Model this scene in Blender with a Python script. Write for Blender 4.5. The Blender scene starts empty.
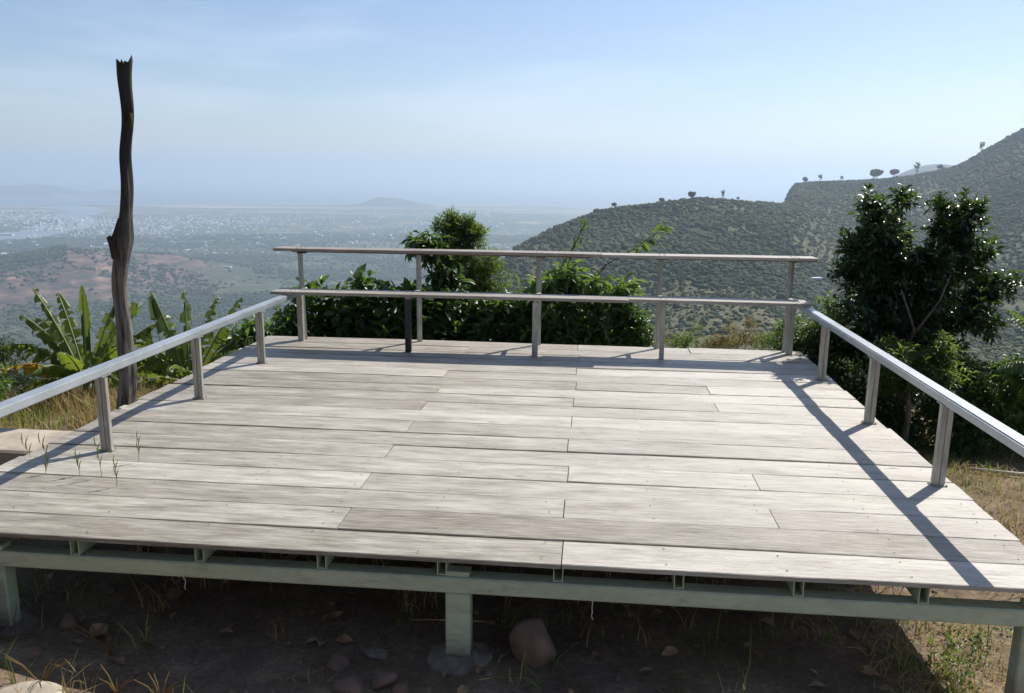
import bpy, bmesh, math, random
import numpy as np
from mathutils import Vector, Matrix
R = math.radians
S = bpy.context.scene
COL = S.collection
rng = np.random.default_rng(7)
random.seed(7)

# ------------------------------------------------------------------ helpers
def mesh_obj(name, V, F, mats, parent=None, smooth=False, attrs=None, fmat=None, loc=None):
    """V (n,3) list/array, F list of tuples or (m,k) array"""
    me = bpy.data.meshes.new(name)
    V = np.asarray(V, dtype=np.float32)
    if isinstance(F, np.ndarray):
        k = F.shape[1]; m = F.shape[0]
        me.vertices.add(len(V)); me.vertices.foreach_set('co', V.ravel())
        me.loops.add(m * k); me.loops.foreach_set('vertex_index', F.astype(np.int32).ravel())
        me.polygons.add(m)
        me.polygons.foreach_set('loop_start', np.arange(0, m * k, k, dtype=np.int32))
        me.update(calc_edges=True)
    else:
        me.from_pydata([tuple(v) for v in V], [], [tuple(f) for f in F]); me.update()
    if attrs:
        for an, av in attrs.items():
            a = me.attributes.new(an, 'FLOAT', 'POINT'); a.data.foreach_set('value', np.asarray(av, dtype=np.float32))
    for m_ in (mats if isinstance(mats, (list, tuple)) else [mats]): me.materials.append(m_)
    if fmat is not None: me.polygons.foreach_set('material_index', np.asarray(fmat, dtype=np.int32))
    if smooth: me.polygons.foreach_set('use_smooth', np.ones(len(me.polygons), dtype=bool))
    o = bpy.data.objects.new(name, me); COL.objects.link(o)
    if parent: o.parent = parent
    if loc is not None: o.location = loc
    return o

def tag(o, label=None, cat=None, group=None, kind=None):
    if label: o['label'] = label
    if cat: o['category'] = cat
    if group: o['group'] = group
    if kind: o['kind'] = kind
    return o

def empty(name, loc, rz=0):
    o = bpy.data.objects.new(name, None); COL.objects.link(o)
    o.location = loc; o.rotation_euler = (0, 0, rz); o.empty_display_size = .1
    return o

class MB:
    def __init__(s): s.v = []; s.f = []
    def add(s, V, F):
        n = len(s.v); s.v += [tuple(v) for v in V]; s.f += [tuple(i + n for i in f) for f in F]; return s
    def box(s, x0, x1, y0, y1, z0, z1, M=None):
        V = [Vector((x, y, z)) for z in (z0, z1) for x, y in ((x0, y0), (x1, y0), (x1, y1), (x0, y1))]
        if M is not None: V = [M @ v for v in V]
        return s.add(V, [(3, 2, 1, 0), (4, 5, 6, 7), (0, 1, 5, 4), (1, 2, 6, 5), (2, 3, 7, 6), (3, 0, 4, 7)])
    def tube(s, pts, rad, n=8, cap=True):
        pts = [Vector(p) for p in pts]; rings = []
        base = len(s.v); up = Vector((0.13, 0.97, 0.2))
        for i, p in enumerate(pts):
            d = (pts[min(i + 1, len(pts) - 1)] - pts[max(i - 1, 0)]).normalized()
            a = d.cross(up)
            if a.length < .05: a = d.cross(Vector((1, 0, 0)))
            a.normalize(); b = d.cross(a)
            r = rad[i] if hasattr(rad, '__len__') else rad
            for k in range(n):
                t = 2 * math.pi * k / n
                s.v.append(tuple(p + a * (r * math.cos(t)) + b * (r * math.sin(t))))
        for i in range(len(pts) - 1):
            for k in range(n):
                k2 = (k + 1) % n
                s.f.append((base + i * n + k, base + i * n + k2, base + (i + 1) * n + k2, base + (i + 1) * n + k))
        if cap:
            s.f.append(tuple(base + k for k in range(n))[::-1]); e = base + (len(pts) - 1) * n
            s.f.append(tuple(e + k for k in range(n)))
        return s
    def build(s, name, mat, parent=None, bevel=0, smooth=False, loc=None, seg=1):
        o = mesh_obj(name, s.v, s.f, mat, parent, smooth, loc=loc)
        if bevel:
            bm = bmesh.new(); bm.from_mesh(o.data)
            bmesh.ops.bevel(bm, geom=bm.edges[:], offset=bevel, segments=seg, affect='EDGES', clamp_overlap=True)
            bm.to_mesh(o.data); bm.free()
        return o

# value noise -----------------------------------------------------------------
def hsh(i, j, s):
    n = (i.astype(np.int64) * 374761393 + j.astype(np.int64) * 668265263 + s * 974634777) & 0xffffffff
    n = ((n ^ (n >> 13)) * 1274126177) & 0xffffffff
    n = n ^ (n >> 16)
    return (n & 0xffffff) / float(0xffffff)
def vnoise(x, y, s=0):
    xi = np.floor(x); yi = np.floor(y); fx = x - xi; fy = y - yi
    fx = fx * fx * fx * (fx * (fx * 6 - 15) + 10); fy = fy * fy * fy * (fy * (fy * 6 - 15) + 10)
    a = hsh(xi, yi, s); b = hsh(xi + 1, yi, s); c = hsh(xi, yi + 1, s); d = hsh(xi + 1, yi + 1, s)
    return (a * (1 - fx) + b * fx) * (1 - fy) + (c * (1 - fx) + d * fx) * fy
def fbm(x, y, s=0, o=4):
    t = 0; a = .5; tot = 0
    for k in range(o):
        t = t + a * vnoise(x * 2 ** k + 17.3 * k, y * 2 ** k - 9.1 * k, s + k); tot += a; a *= .5
    return t / tot - .5       # -0.5..0.5
def sstep(a, b, x):
    t = np.clip((x - a) / (b - a), 0, 1); return t * t * (3 - 2 * t)

# ------------------------------------------------------------------ materials
def new_mat(name):
    m = bpy.data.materials.new(name); m.use_nodes = True
    nt = m.node_tree; nt.nodes.clear()
    out = nt.nodes.new('ShaderNodeOutputMaterial'); bs = nt.nodes.new('ShaderNodeBsdfPrincipled')
    nt.links.new(bs.outputs[0], out.inputs[0])
    return m, nt, bs, out
def N(nt, typ, **kw):
    n = nt.nodes.new(typ)
    for k, v in kw.items():
        if k in n.inputs: n.inputs[k].default_value = v
        else: setattr(n, k, v)
    return n
def ramp(nt, fac, stops, interp='LINEAR'):
    r = nt.nodes.new('ShaderNodeValToRGB'); r.color_ramp.interpolation = interp
    el = r.color_ramp.elements
    while len(el) > 1: el.remove(el[-1])
    el[0].position = stops[0][0]; el[0].color = (*stops[0][1], 1)
    for p, c in stops[1:]:
        e = el.new(p); e.color = (*c, 1)
    nt.links.new(fac, r.inputs[0]); return r
def mixc(nt, fac, a, b, mode='MIX'):
    m = nt.nodes.new('ShaderNodeMix'); m.data_type = 'RGBA'; m.blend_type = mode
    for inp, v in ((m.inputs[0], fac), (m.inputs[6], a), (m.inputs[7], b)):
        if hasattr(v, 'is_output') or isinstance(v, bpy.types.NodeSocket): nt.links.new(v, inp)
        elif isinstance(v, (int, float)): inp.default_value = v
        else: inp.default_value = (*v, 1)
    return m.outputs[2]
def math_(nt, op, a, b=None, c=None):
    m = nt.nodes.new('ShaderNodeMath'); m.operation = op
    for i, v in enumerate((a, b, c)):
        if v is None: continue
        if isinstance(v, bpy.types.NodeSocket): nt.links.new(v, m.inputs[i])
        else: m.inputs[i].default_value = v
    return m.outputs[0]
def mapping(nt, coord='Object', scale=(1, 1, 1), add=None):
    tc = nt.nodes.new('ShaderNodeTexCoord'); mp = nt.nodes.new('ShaderNodeMapping')
    mp.inputs['Scale'].default_value = scale
    nt.links.new(tc.outputs[coord], mp.inputs[0])
    if add is not None: nt.links.new(add, mp.inputs[1])
    return mp.outputs[0]
def noise(nt, vec, scale, detail=4, rough=.5):
    n = nt.nodes.new('ShaderNodeTexNoise'); n.inputs['Scale'].default_value = scale
    n.inputs['Detail'].default_value = detail; n.inputs['Roughness'].default_value = rough
    nt.links.new(vec, n.inputs['Vector']); return n.outputs[0]
def bump(nt, bs, h, strength=.4, dist=.01):
    b = nt.nodes.new('ShaderNodeBump'); b.inputs['Strength'].default_value = strength
    b.inputs['Distance'].default_value = dist
    nt.links.new(h, b.inputs['Height']); nt.links.new(b.outputs[0], bs.inputs['Normal'])

def mat_wood(name, lo, mid, hi, rough=.5, dark_amt=1.0):
    m, nt, bs, out = new_mat(name)
    oi = nt.nodes.new('ShaderNodeObjectInfo')
    comb = nt.nodes.new('ShaderNodeCombineXYZ')
    nt.links.new(math_(nt, 'MULTIPLY', oi.outputs['Random'], 37.), comb.inputs[0])
    nt.links.new(math_(nt, 'MULTIPLY', oi.outputs['Random'], 91.), comb.inputs[1])
    v = mapping(nt, 'Object', (3.2, 70, 70), comb.outputs[0])
    g = noise(nt, v, 1.6, 9, .72)
    v2 = mapping(nt, 'Object', (1.0, 3.2, 3.2), comb.outputs[0])
    big = noise(nt, v2, 1.3, 5, .62)
    v4 = mapping(nt, 'Object', (.5, 1, 1))
    area = noise(nt, v4, .55, 3, .5)
    g = math_(nt, 'ADD', math_(nt, 'MULTIPLY', math_(nt, 'SUBTRACT', g, .5), 1.35), .5)
    fac = math_(nt, 'ADD', math_(nt, 'MULTIPLY', g, .75), math_(nt, 'MULTIPLY', big, .45))
    fac = math_(nt, 'ADD', fac, math_(nt, 'MULTIPLY', math_(nt, 'SUBTRACT', oi.outputs['Random'], .5), .24))
    c = ramp(nt, fac, [(.36, lo), (.55, mid), (.74, hi)]).outputs[0]
    # weathering stains: thin dark streaks and soft brown blotches
    v3 = mapping(nt, 'Object', (2.2, 60, 60), comb.outputs[0])
    st = ramp(nt, noise(nt, v3, 2.3, 3, .5), [(.30, (1, 1, 1)), (.40, (0, 0, 0))]).outputs[0]
    c = mixc(nt, mixf(nt, st, .5 * dark_amt), c, (.12, .10, .085))
    bl = ramp(nt, noise(nt, mapping(nt, 'Object', (1.3, 5, 5), comb.outputs[0]), 1.7, 6, .7), [(.56, (0, 0, 0)), (.72, (1, 1, 1))]).outputs[0]
    c = mixc(nt, mixf(nt, bl, .45 * dark_amt), c, (.17, .135, .10))
    c = mixc(nt, mixf(nt, ramp(nt, area, [(.42, (0, 0, 0)), (.62, (1, 1, 1))]).outputs[0], .25 * dark_amt), c, (.20, .17, .14))
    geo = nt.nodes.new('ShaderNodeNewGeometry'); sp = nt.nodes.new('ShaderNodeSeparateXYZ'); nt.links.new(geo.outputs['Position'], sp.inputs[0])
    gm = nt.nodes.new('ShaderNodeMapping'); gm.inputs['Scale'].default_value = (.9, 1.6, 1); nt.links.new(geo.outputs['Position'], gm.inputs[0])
    # each plank's own weathering and grime, plus left darkening painted in for sun sheen
    we = nt.nodes.new('ShaderNodeAttribute'); we.attribute_type = 'OBJECT'; we.attribute_name = 'wear_sheen'
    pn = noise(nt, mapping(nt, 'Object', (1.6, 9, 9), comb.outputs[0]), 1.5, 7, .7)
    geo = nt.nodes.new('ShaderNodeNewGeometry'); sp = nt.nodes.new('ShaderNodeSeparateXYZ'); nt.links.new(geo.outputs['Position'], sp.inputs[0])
    g2 = math_(nt, 'ADD', math_(nt, 'ADD', math_(nt, 'SUBTRACT', math_(nt, 'MULTIPLY', we.outputs['Fac'], .40), math_(nt, 'MULTIPLY', sp.outputs[0], .075)), math_(nt, 'ADD', math_(nt, 'MULTIPLY', pn, 1.5), -.28)), math_(nt, 'MULTIPLY', g, .35))  # x term darkens the left: sheen toward the sun put into the colour
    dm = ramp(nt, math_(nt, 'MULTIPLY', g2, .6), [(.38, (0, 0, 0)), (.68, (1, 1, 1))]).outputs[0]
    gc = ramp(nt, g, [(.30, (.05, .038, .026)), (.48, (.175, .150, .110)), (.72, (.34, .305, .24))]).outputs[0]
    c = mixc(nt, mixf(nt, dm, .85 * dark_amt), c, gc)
    # knots
    vk = nt.nodes.new('ShaderNodeTexVoronoi'); vk.inputs['Scale'].default_value = 1.0; nt.links.new(mapping(nt, 'Object', (1.5, 5, 5), comb.outputs[0]), vk.inputs['Vector'])
    kn = ramp(nt, vk.outputs['Distance'], [(.03, (1, 1, 1)), (.065, (0, 0, 0))]).outputs[0]
    c = mixc(nt, mixf(nt, kn, .7), c, (.10, .07, .05))
    # rust-coloured drips
    rs_ = ramp(nt, noise(nt, mapping(nt, 'Object', (3, 8, 8), comb.outputs[0]), 2.2, 4, .6), [(.66, (0, 0, 0)), (.78, (1, 1, 1))]).outputs[0]
    c = mixc(nt, mixf(nt, rs_, .35), c, (.24, .15, .085))
    nt.links.new(c, bs.inputs['Base Color'])
    bs.inputs['Roughness'].default_value = rough; bs.inputs['Specular IOR Level'].default_value = .5
    bump(nt, bs, g, .8, .005)
    return m
def mixf(nt, col, k):
    return math_(nt, 'MULTIPLY', col, k)

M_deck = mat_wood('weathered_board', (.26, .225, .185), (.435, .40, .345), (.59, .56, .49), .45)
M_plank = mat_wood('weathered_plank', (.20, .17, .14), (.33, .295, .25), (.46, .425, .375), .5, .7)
M_redwood = mat_wood('red_batten', (.10, .055, .045), (.16, .085, .07), (.24, .14, .11), .6, .5)

def mat_simple(name, c1, c2, scale=8, rough=.6, metal=0, detail=5, bumpd=.002, spec=.5, coord='Object', sc=(1, 1, 1), lo=.35, hi=.65):
    m, nt, bs, out = new_mat(name)
    n = noise(nt, mapping(nt, coord, sc), scale, detail, .6)
    c = ramp(nt, n, [(lo, c1), (hi, c2)]).outputs[0]
    nt.links.new(c, bs.inputs['Base Color']); bs.inputs['Roughness'].default_value = rough
    bs.inputs['Metallic'].default_value = metal; bs.inputs['Specular IOR Level'].default_value = spec
    if bumpd: bump(nt, bs, n, .5, bumpd)
    return m
M_galv = mat_simple('galvanised_steel', (.36, .395, .42), (.46, .495, .52), 5, .4, .55, sc=(1, 1, 1))
M_post = mat_simple('weathered_steel', (.28, .27, .235), (.45, .44, .40), 7, .55, .35, sc=(6, 6, 1), bumpd=.001)
M_darkpost = mat_simple('black_steel', (.012, .012, .013), (.03, .03, .03), 9, .5, .2)
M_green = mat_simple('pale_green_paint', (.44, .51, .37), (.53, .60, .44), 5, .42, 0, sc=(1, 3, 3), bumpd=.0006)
nt_ = M_green.node_tree; bs_g = [n for n in nt_.nodes if n.type == 'BSDF_PRINCIPLED'][0]; src_ = bs_g.inputs['Base Color'].links[0].from_socket
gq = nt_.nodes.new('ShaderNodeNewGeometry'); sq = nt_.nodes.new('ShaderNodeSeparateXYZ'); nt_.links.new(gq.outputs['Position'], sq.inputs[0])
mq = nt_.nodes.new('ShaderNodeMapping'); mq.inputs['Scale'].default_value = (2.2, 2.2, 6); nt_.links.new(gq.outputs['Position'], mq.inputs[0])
ru = ramp(nt_, noise(nt_, mq.outputs[0], 2.6, 7, .7), [(.57, (0, 0, 0)), (.70, (1, 1, 1))]).outputs[0]
cg = mixc(nt_, math_(nt_, 'MULTIPLY', ru, .5), src_, (.26, .19, .10))
du = ramp(nt_, noise(nt_, mq.outputs[0], 9, 6, .7), [(.45, (0, 0, 0)), (.75, (1, 1, 1))]).outputs[0]
cg = mixc(nt_, math_(nt_, 'MULTIPLY', du, .30), cg, (.20, .18, .13))
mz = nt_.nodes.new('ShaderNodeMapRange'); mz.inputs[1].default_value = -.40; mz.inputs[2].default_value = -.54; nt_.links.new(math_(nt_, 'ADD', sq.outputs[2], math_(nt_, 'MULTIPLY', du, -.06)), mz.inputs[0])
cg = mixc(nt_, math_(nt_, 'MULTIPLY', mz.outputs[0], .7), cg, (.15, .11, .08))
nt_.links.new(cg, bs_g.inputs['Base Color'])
M_conc = mat_simple('concrete', (.12, .10, .08), (.22, .19, .16), 12, .9, bumpd=.01)
M_slab = mat_simple('slab_concrete', (.27, .23, .18), (.42, .37, .30), 6, .9, bumpd=.012)
M_stone = mat_simple('brown_stone', (.12, .075, .055), (.23, .15, .11), 7, .9, bumpd=.02)
M_pole = mat_simple('dead_wood', (.030, .024, .020), (.22, .185, .155), 5, .85, sc=(5, 5, .7), bumpd=.03, lo=.3, hi=.75)
M_char = mat_simple('charred_wood', (.010, .009, .008), (.045, .038, .03), 5, .9, sc=(7, 7, .8), bumpd=.03)
M_bark = mat_simple('bark', (.07, .055, .04), (.17, .14, .11), 12, .9, sc=(3, 3, .8), bumpd=.01)
M_deadleaf = mat_simple('dead_leaf', (.16, .09, .045), (.34, .23, .13), 20, .8, bumpd=0)
M_blue = mat_simple('blue_plastic', (.01, .10, .38), (.015, .13, .45), 8, .4, bumpd=0)
M_string = mat_simple('string', (.55, .5, .42), (.65, .6, .5), 30, .9, bumpd=0)
M_white = mat_simple('white_paint', (.5, .5, .49), (.74, .74, .72), .05, .7, bumpd=0)
M_wallp = mat_simple('pale_wall', (.40, .38, .35), (.62, .58, .54), .05, .8, bumpd=0)
M_roof = mat_simple('roof_sheet', (.30, .20, .17), (.42, .34, .30), .05, .6, bumpd=0)
M_roofb = mat_simple('roof_sheet_grey', (.45, .47, .50), (.60, .62, .65), .05, .5, bumpd=0)
M_glassd = mat_simple('window_dark', (.03, .035, .04), (.05, .055, .06), 3, .2, bumpd=0)

def mat_leaf(name, stops, trans=.35, rough=.38, tcol=(.18, .34, .03), spec=.5, veins=False):
    m, nt, bs, out = new_mat(name)
    at = nt.nodes.new('ShaderNodeAttribute'); at.attribute_name = 'var'
    c = ramp(nt, at.outputs['Fac'], stops).outputs[0]
    if veins:
        av = nt.nodes.new('ShaderNodeAttribute'); av.attribute_name = 'along'
        w = math_(nt, 'SINE', math_(nt, 'MULTIPLY', av.outputs['Fac'], 420.))
        c = mixc(nt, math_(nt, 'MULTIPLY', math_(nt, 'ADD', w, 1.), .13), c, (.02, .05, .01))
        ns = noise(nt, mapping(nt), 9, 4)
        c = mixc(nt, math_(nt, 'MULTIPLY', ns, .3), c, (.10, .10, .02))
    nt.links.new(c, bs.inputs['Base Color']); bs.inputs['Roughness'].default_value = rough
    bs.inputs['Specular IOR Level'].default_value = spec
    tr = nt.nodes.new('ShaderNodeBsdfTranslucent')
    tc = mixc(nt, .75, c, tcol)
    nt.links.new(tc, tr.inputs[0])
    mx = nt.nodes.new('ShaderNodeMixShader'); mx.inputs[0].default_value = trans
    nt.links.new(bs.outputs[0], mx.inputs[1]); nt.links.new(tr.outputs[0], mx.inputs[2])
    nt.links.new(mx.outputs[0], out.inputs[0])
    return m
L_dark = mat_leaf('dark_glossy_leaf', [(0, (.008, .018, .008)), (.6, (.022, .045, .014)), (.85, (.05, .09, .02)), (1, (.10, .15, .03))], .20, .30)
L_mid = mat_leaf('broad_leaf', [(0, (.02, .04, .012)), (.6, (.045, .085, .022)), (1, (.10, .15, .03))], .38, .36)
L_lite = mat_leaf('young_leaf', [(0, (.03, .06, .015)), (.6, (.06, .11, .025)), (1, (.14, .19, .04))], .40, .42, (.25, .42, .04))
L_cone = mat_leaf('narrow_leaf', [(0, (.03, .055, .015)), (.5, (.075, .115, .03)), (1, (.19, .23, .06))], .42, .45, (.26, .4, .05))
L_orange = mat_leaf('autumn_leaf', [(0, (.07, .08, .025)), (.55, (.13, .115, .035)), (1, (.30, .16, .05))], .35, .6, (.35, .25, .05))
L_banana = mat_leaf('banana_blade', [(0, (.03, .055, .014)), (.55, (.065, .105, .02)), (1, (.15, .19, .035))], .42, .36, (.32, .42, .045), veins=True)
L_yellow = mat_leaf('yellow_blade', [(0, (.38, .27, .03)), (.6, (.5, .34, .04)), (1, (.34, .2, .06))], .4, .5, (.6, .4, .04), veins=True)
M_midrib = mat_simple('banana_midrib', (.16, .22, .06), (.24, .3, .09), 8, .4, bumpd=0)
M_stem = mat_simple('banana_stem', (.10, .12, .04), (.22, .19, .09), 8, .6, sc=(4, 4, 1))
G_straw = mat_leaf('straw_blade', [(0, (.20, .14, .06)), (.6, (.38, .29, .14)), (1, (.52, .42, .22))], .35, .7, (.5, .4, .15), .2)
G_green = mat_leaf('green_blade', [(0, (.04, .07, .015)), (.6, (.09, .14, .03)), (1, (.2, .22, .06))], .4, .5, (.3, .42, .06), .3)
F_forest = mat_leaf('forest_crown', [(0, (.026, .040, .02)), (.45, (.045, .060, .029)), (.8, (.072, .082, .04)), (1, (.13, .125, .065))], 0, .9, spec=.1)
F_plain = mat_leaf('plain_crown', [(0, (.018, .034, .018)), (.6, (.04, .06, .028)), (1, (.09, .095, .045))], 0, .9, spec=.1)

# ------------------------------------------------------------------ terrain
CAMH = 1.6
LP = [(9.3, -.74), (14, -2.2), (40, -12), (100, -36), (250, -88), (500, -165), (1000, -285), (1500, -362), (2000, -394), (3000, -400), (60000, -400)]
def prof(*sl, tail=None):
    """slopes table (r, tan elevation seen from eye height) over the near slope, tail to the plain"""
    t = [(9.3, -.74), (14, -2.2), (40, -12), (100, -34), (220, -66)]
    t += [(r, CAMH + r * s) for r, s in sl]
    return t + tail
HB = [(2000, -385), (2600, -400), (60000, -400)]
def MT(f): return [(f + 450, -60), (f + 1500, -330), (f + 3000, -400), (60000, -400)]
TAB = [
 (-180, [(9.3, -.3), (60, -1), (300, -5), (2000, -40), (5000, -400), (60000, -400)]),
 (-110, [(9.3, -.4), (60, -4), (300, -30), (2000, -200), (4000, -400), (60000, -400)]),
 (-70, LP), (-5.5, LP),
 (-3.5, prof((350, -.29), (500, -.27), (700, -.24), (950, -.17), (1100, -.19), (1500, -.23), tail=HB)),
 (-1.6, prof((350, -.28), (500, -.25), (700, -.20), (900, -.125), (980, -.112), (1150, -.14), (1500, -.2), tail=HB)),
 (0.3, prof((350, -.27), (500, -.235), (700, -.18), (900, -.105), (1000, -.083), (1180, -.10), (1500, -.18), tail=HB)),
 (3.2, prof((350, -.26), (500, -.215), (700, -.155), (900, -.085), (1050, -.0565), (1200, -.07), (1500, -.15), tail=HB)),
 (5.9, prof((350, -.25), (500, -.20), (700, -.145), (900, -.075), (1100, -.0395), (1300, -.06), (1600, -.14), tail=HB)),
 (9.3, prof((350, -.245), (500, -.19), (700, -.14), (900, -.072), (1150, -.029), (1350, -.05), (1600, -.13), tail=HB)),
 (12.6, prof((350, -.24), (500, -.185), (700, -.135), (900, -.068), (1150, -.0215), (1350, -.04), (1600, -.12), tail=HB)),
 (17.3, prof((350, -.235), (500, -.185), (700, -.14), (900, -.075), (1200, -.023), (1400, -.035), (1700, -.08), tail=[(2100, -385), (2700, -400), (60000, -400)])),
 (18.1, prof((350, -.235), (500, -.19), (700, -.15), (900, -.085), (1200, -.024), (1400, -.03), (1650, -.024), (1850, -.012), tail=MT(1850))),
 (18.6, prof((350, -.235), (500, -.19), (700, -.15), (900, -.09), (1200, -.026), (1400, -.024), (1700, -.012), (1850, -.0045), tail=MT(1850))),
 (20.5, prof((350, -.235), (500, -.20), (700, -.165), (900, -.115), (1200, -.05), (1500, -.026), (1850, -.0015), tail=MT(1850))),
 (23.3, prof((350, -.235), (500, -.205), (700, -.165), (900, -.12), (1200, -.065), (1500, -.03), (1850, .003), tail=MT(1850))),
 (24.7, prof((350, -.235), (500, -.20), (700, -.16), (900, -.115), (1200, -.062), (1500, -.028), (1850, .0065), tail=MT(1850))),
 (26.7, prof((350, -.235), (500, -.20), (700, -.155), (900, -.11), (1200, -.055), (1500, -.02), (1850, .0135), tail=MT(1850))),
 (27.8, prof((350, -.235), (500, -.20), (700, -.155), (900, -.105), (1200, -.05), (1500, -.012), (1850, .0185), tail=MT(1850))),
 (29.4, prof((350, -.235), (500, -.20), (700, -.15), (900, -.10), (1200, -.04), (1500, .003), (1850, .0385), tail=MT(1850))),
 (31, prof((350, -.235), (500, -.20), (700, -.15), (900, -.095), (1200, -.03), (1500, .018), (1850, .0585), tail=MT(1850))),
 (36, prof((350, -.235), (500, -.19), (700, -.13), (900, -.07), (1200, .005), (1500, .05), (1900, .09), tail=MT(1900))),
 (50, prof((350, -.22), (500, -.17), (700, -.11), (900, -.05), (1200, .01), (1500, .05), (2000, .08), tail=MT(2000))),
 (80, prof((350, -.2), (500, -.16), (700, -.11), (900, -.06), (1200, -.01), (1500, .01), (2000, .03), tail=MT(2000))),
 (120, [(9.3, -.3), (60, -4), (300, -30), (2000, -200), (4000, -400), (60000, -400)]),
 (180, [(9.3, -.3), (60, -1), (300, -5), (2000, -40), (5000, -400), (60000, -400)]),
]
GA = np.arange(-180, 180.01, .25); GL = np.arange(math.log(5), math.log(60000), .02)
_rows = []
for az, t in TAB:
    rr = np.array([a for a, b in t]); zz = np.array([b for a, b in t])
    z = np.interp(GL, np.log(rr), zz); _rows.append(z)
_rows = np.array(_rows); _az = np.array([a for a, t in TAB])
G = np.empty((len(GA), len(GL)))
for j in range(len(GL)): G[:, j] = np.interp(GA, _az, _rows[:, j])
def blur(A, k, ax):
    w = np.exp(-.5 * (np.arange(-3 * k, 3 * k + 1) / k) ** 2); w /= w.sum(); out = np.zeros_like(A)
    for i, ww in zip(range(-3 * k, 3 * k + 1), w):
        idx = np.clip(np.arange(A.shape[ax]) + i, 0, A.shape[ax] - 1); out += ww * np.take(A, idx, ax)
    return out
_j0 = np.searchsorted(GL, math.log(25))
_b = blur(blur(G, 1, 0), 2, 1); G[:, _j0:] = _b[:, _j0:]

def quarry_bump(x, y):
    az = np.degrees(np.arctan2(x, y)); r = np.hypot(x, y)
    # long low ridge on the plain: crest falls from the far left to a tail on the right
    crest = np.interp(az, [-60, -45, -34, -31, -28.5, -27.2, -25, -22, -19.5, -17.5, -15], [95, 112, 120, 128, 150, 140, 112, 78, 46, 16, 0])
    rc = 3250 + 25 * (az + 28)
    d = (r - rc)
    prof_ = np.where(d < 0, np.exp(-(d / 430.) ** 2), np.exp(-(d / 300.) ** 2))
    terr = np.floor(prof_ * 7 + fbm(x / 160, y / 160, 91, 3) * 1.6) / 7
    prof_ = prof_ * (1 + .35 * fbm(x / 170, y / 170, 95, 4) * (prof_ > .05))
    return crest * (prof_ * .62 + np.clip(terr, 0, 1) * .38 * (prof_ > .04)) , prof_

def HT(x, y):
    x = np.asarray(x, float); y = np.asarray(y, float)
    r = np.hypot(x, y); az = np.degrees(np.arctan2(x, y)); lr = np.log(np.maximum(r, 5.001))
    u = np.clip((az + 180) / .25, 0, len(GA) - 1.001); v = np.clip((lr - GL[0]) / .02, 0, len(GL) - 1.001)
    i = u.astype(int); j = v.astype(int); fu = u - i; fv = v - j
    z = (G[i, j] * (1 - fu) + G[i + 1, j] * fu) * (1 - fv) + (G[i, j + 1] * (1 - fu) + G[i + 1, j + 1] * fu) * fv
    # terrace the deck stands on
    flat = -.52 + .0 * x + .5 * sstep(2.9, 0.2, y) * sstep(6, 3, np.abs(x)) + .10 * sstep(-1.6, -2.6, x) * sstep(3.6, 3.0, y)
    flat = flat + .04 * fbm(x / .8, y / .8, 5, 4) + .05 * sstep(-2.7, -3.4, x)
    flat = flat - .17 * sstep(1.0, 2.6, x)
    flat = flat - .12 * sstep(6.5, 8.5, np.hypot(x, y))
    w = sstep(7.4, 9.6, r)
    z = flat * (1 - w) + z * w
    k = sstep(-398, -330, z) * sstep(30, 300, r)
    gul = 1 - np.abs(fbm(x / 330, y / 330, 11, 3)) * 4
    z = z + k * (fbm(x / 210, y / 210, 21, 4) * 17 * sstep(150, 700, r) + fbm(x / 40, y / 40, 31, 3) * 3.0 - 5 * gul * sstep(300, 700, r) * sstep(1800, 1000, r) * .5)
    z = z + sstep(12, 60, r) * sstep(-399, -380, z) * fbm(x / 9, y / 9, 41, 3) * .8
    q, _ = quarry_bump(x, y); z = z + q
    # coast: the plain dips under the sea
    coast = 11000 + 900 * fbm(x / 2500, y / 2500, 51, 4)
    z = np.where(r > 4500, np.maximum(z - 30 * sstep(0, 500, r - coast), -440), z)
    # hills rising from the shore
    for cx, cy, hx, hy, h in ((-1720, 10500, 170, 300, 66), (-1430, 10600, 230, 300, 60), (-1550, 10500, 420, 350, 26)):
        z = z + h * np.exp(-((x - cx) / hx) ** 2 - ((y - cy) / hy) ** 2)
    for az0, rr0, wd, h in ((-29.5, 15500, 2.3, 175), (-33.5, 15500, 2.6, 150), (-25.6, 15500, 1.2, 95), (-40, 15500, 4, 220)):
        z = z + h * np.exp(-((az - az0) / wd) ** 2 - ((r - rr0) / 900.) ** 2)
    for az0, rr0, wd, h in ((26.8, 5200, 6.0, 483),):
        z = z + h * np.exp(-((az - az0) / wd) ** 2 - ((r - rr0) / 700.) ** 2)
    return z

def cleared(x, y):
    """0..1 open grass among the forest of the hills"""
    az = np.degrees(np.arctan2(x, y)); r = np.hypot(x, y)
    n = fbm(x / 120, y / 120, 61, 4) + fbm(x / 34, y / 34, 66, 3) * .85
    def pat(a0, r0, wa, wr): return np.exp(-((az - a0) / wa) ** 2 - ((r - r0) / wr) ** 2)
    p = pat(13.2, 1070, 3.4, 60) * .95 + pat(15.5, 930, 2.6, 60) * .8 + pat(10, 980, 1.6, 50) * .6 + pat(1.6, 900, 1.8, 90) * .85 + pat(0, 800, 1.6, 90) * .4 + pat(12, 460, 8, 150) * .85 + pat(12, 330, 9, 100) * .75 + pat(7, 700, 3, 70) * .35 + pat(17, 560, 3, 60) * .45
    return np.clip((p + n * 1.0 - .14) * 2.6, 0, 1)
def orchard(x, y):
    az = np.degrees(np.arctan2(x, y)); r = np.hypot(x, y)
    return sstep(-.12, .02, fbm(x / 260, y / 260, 71, 3)) * sstep(17.5, 19.5, az) * sstep(480, 600, r) * sstep(1800, 1600, r)

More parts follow.
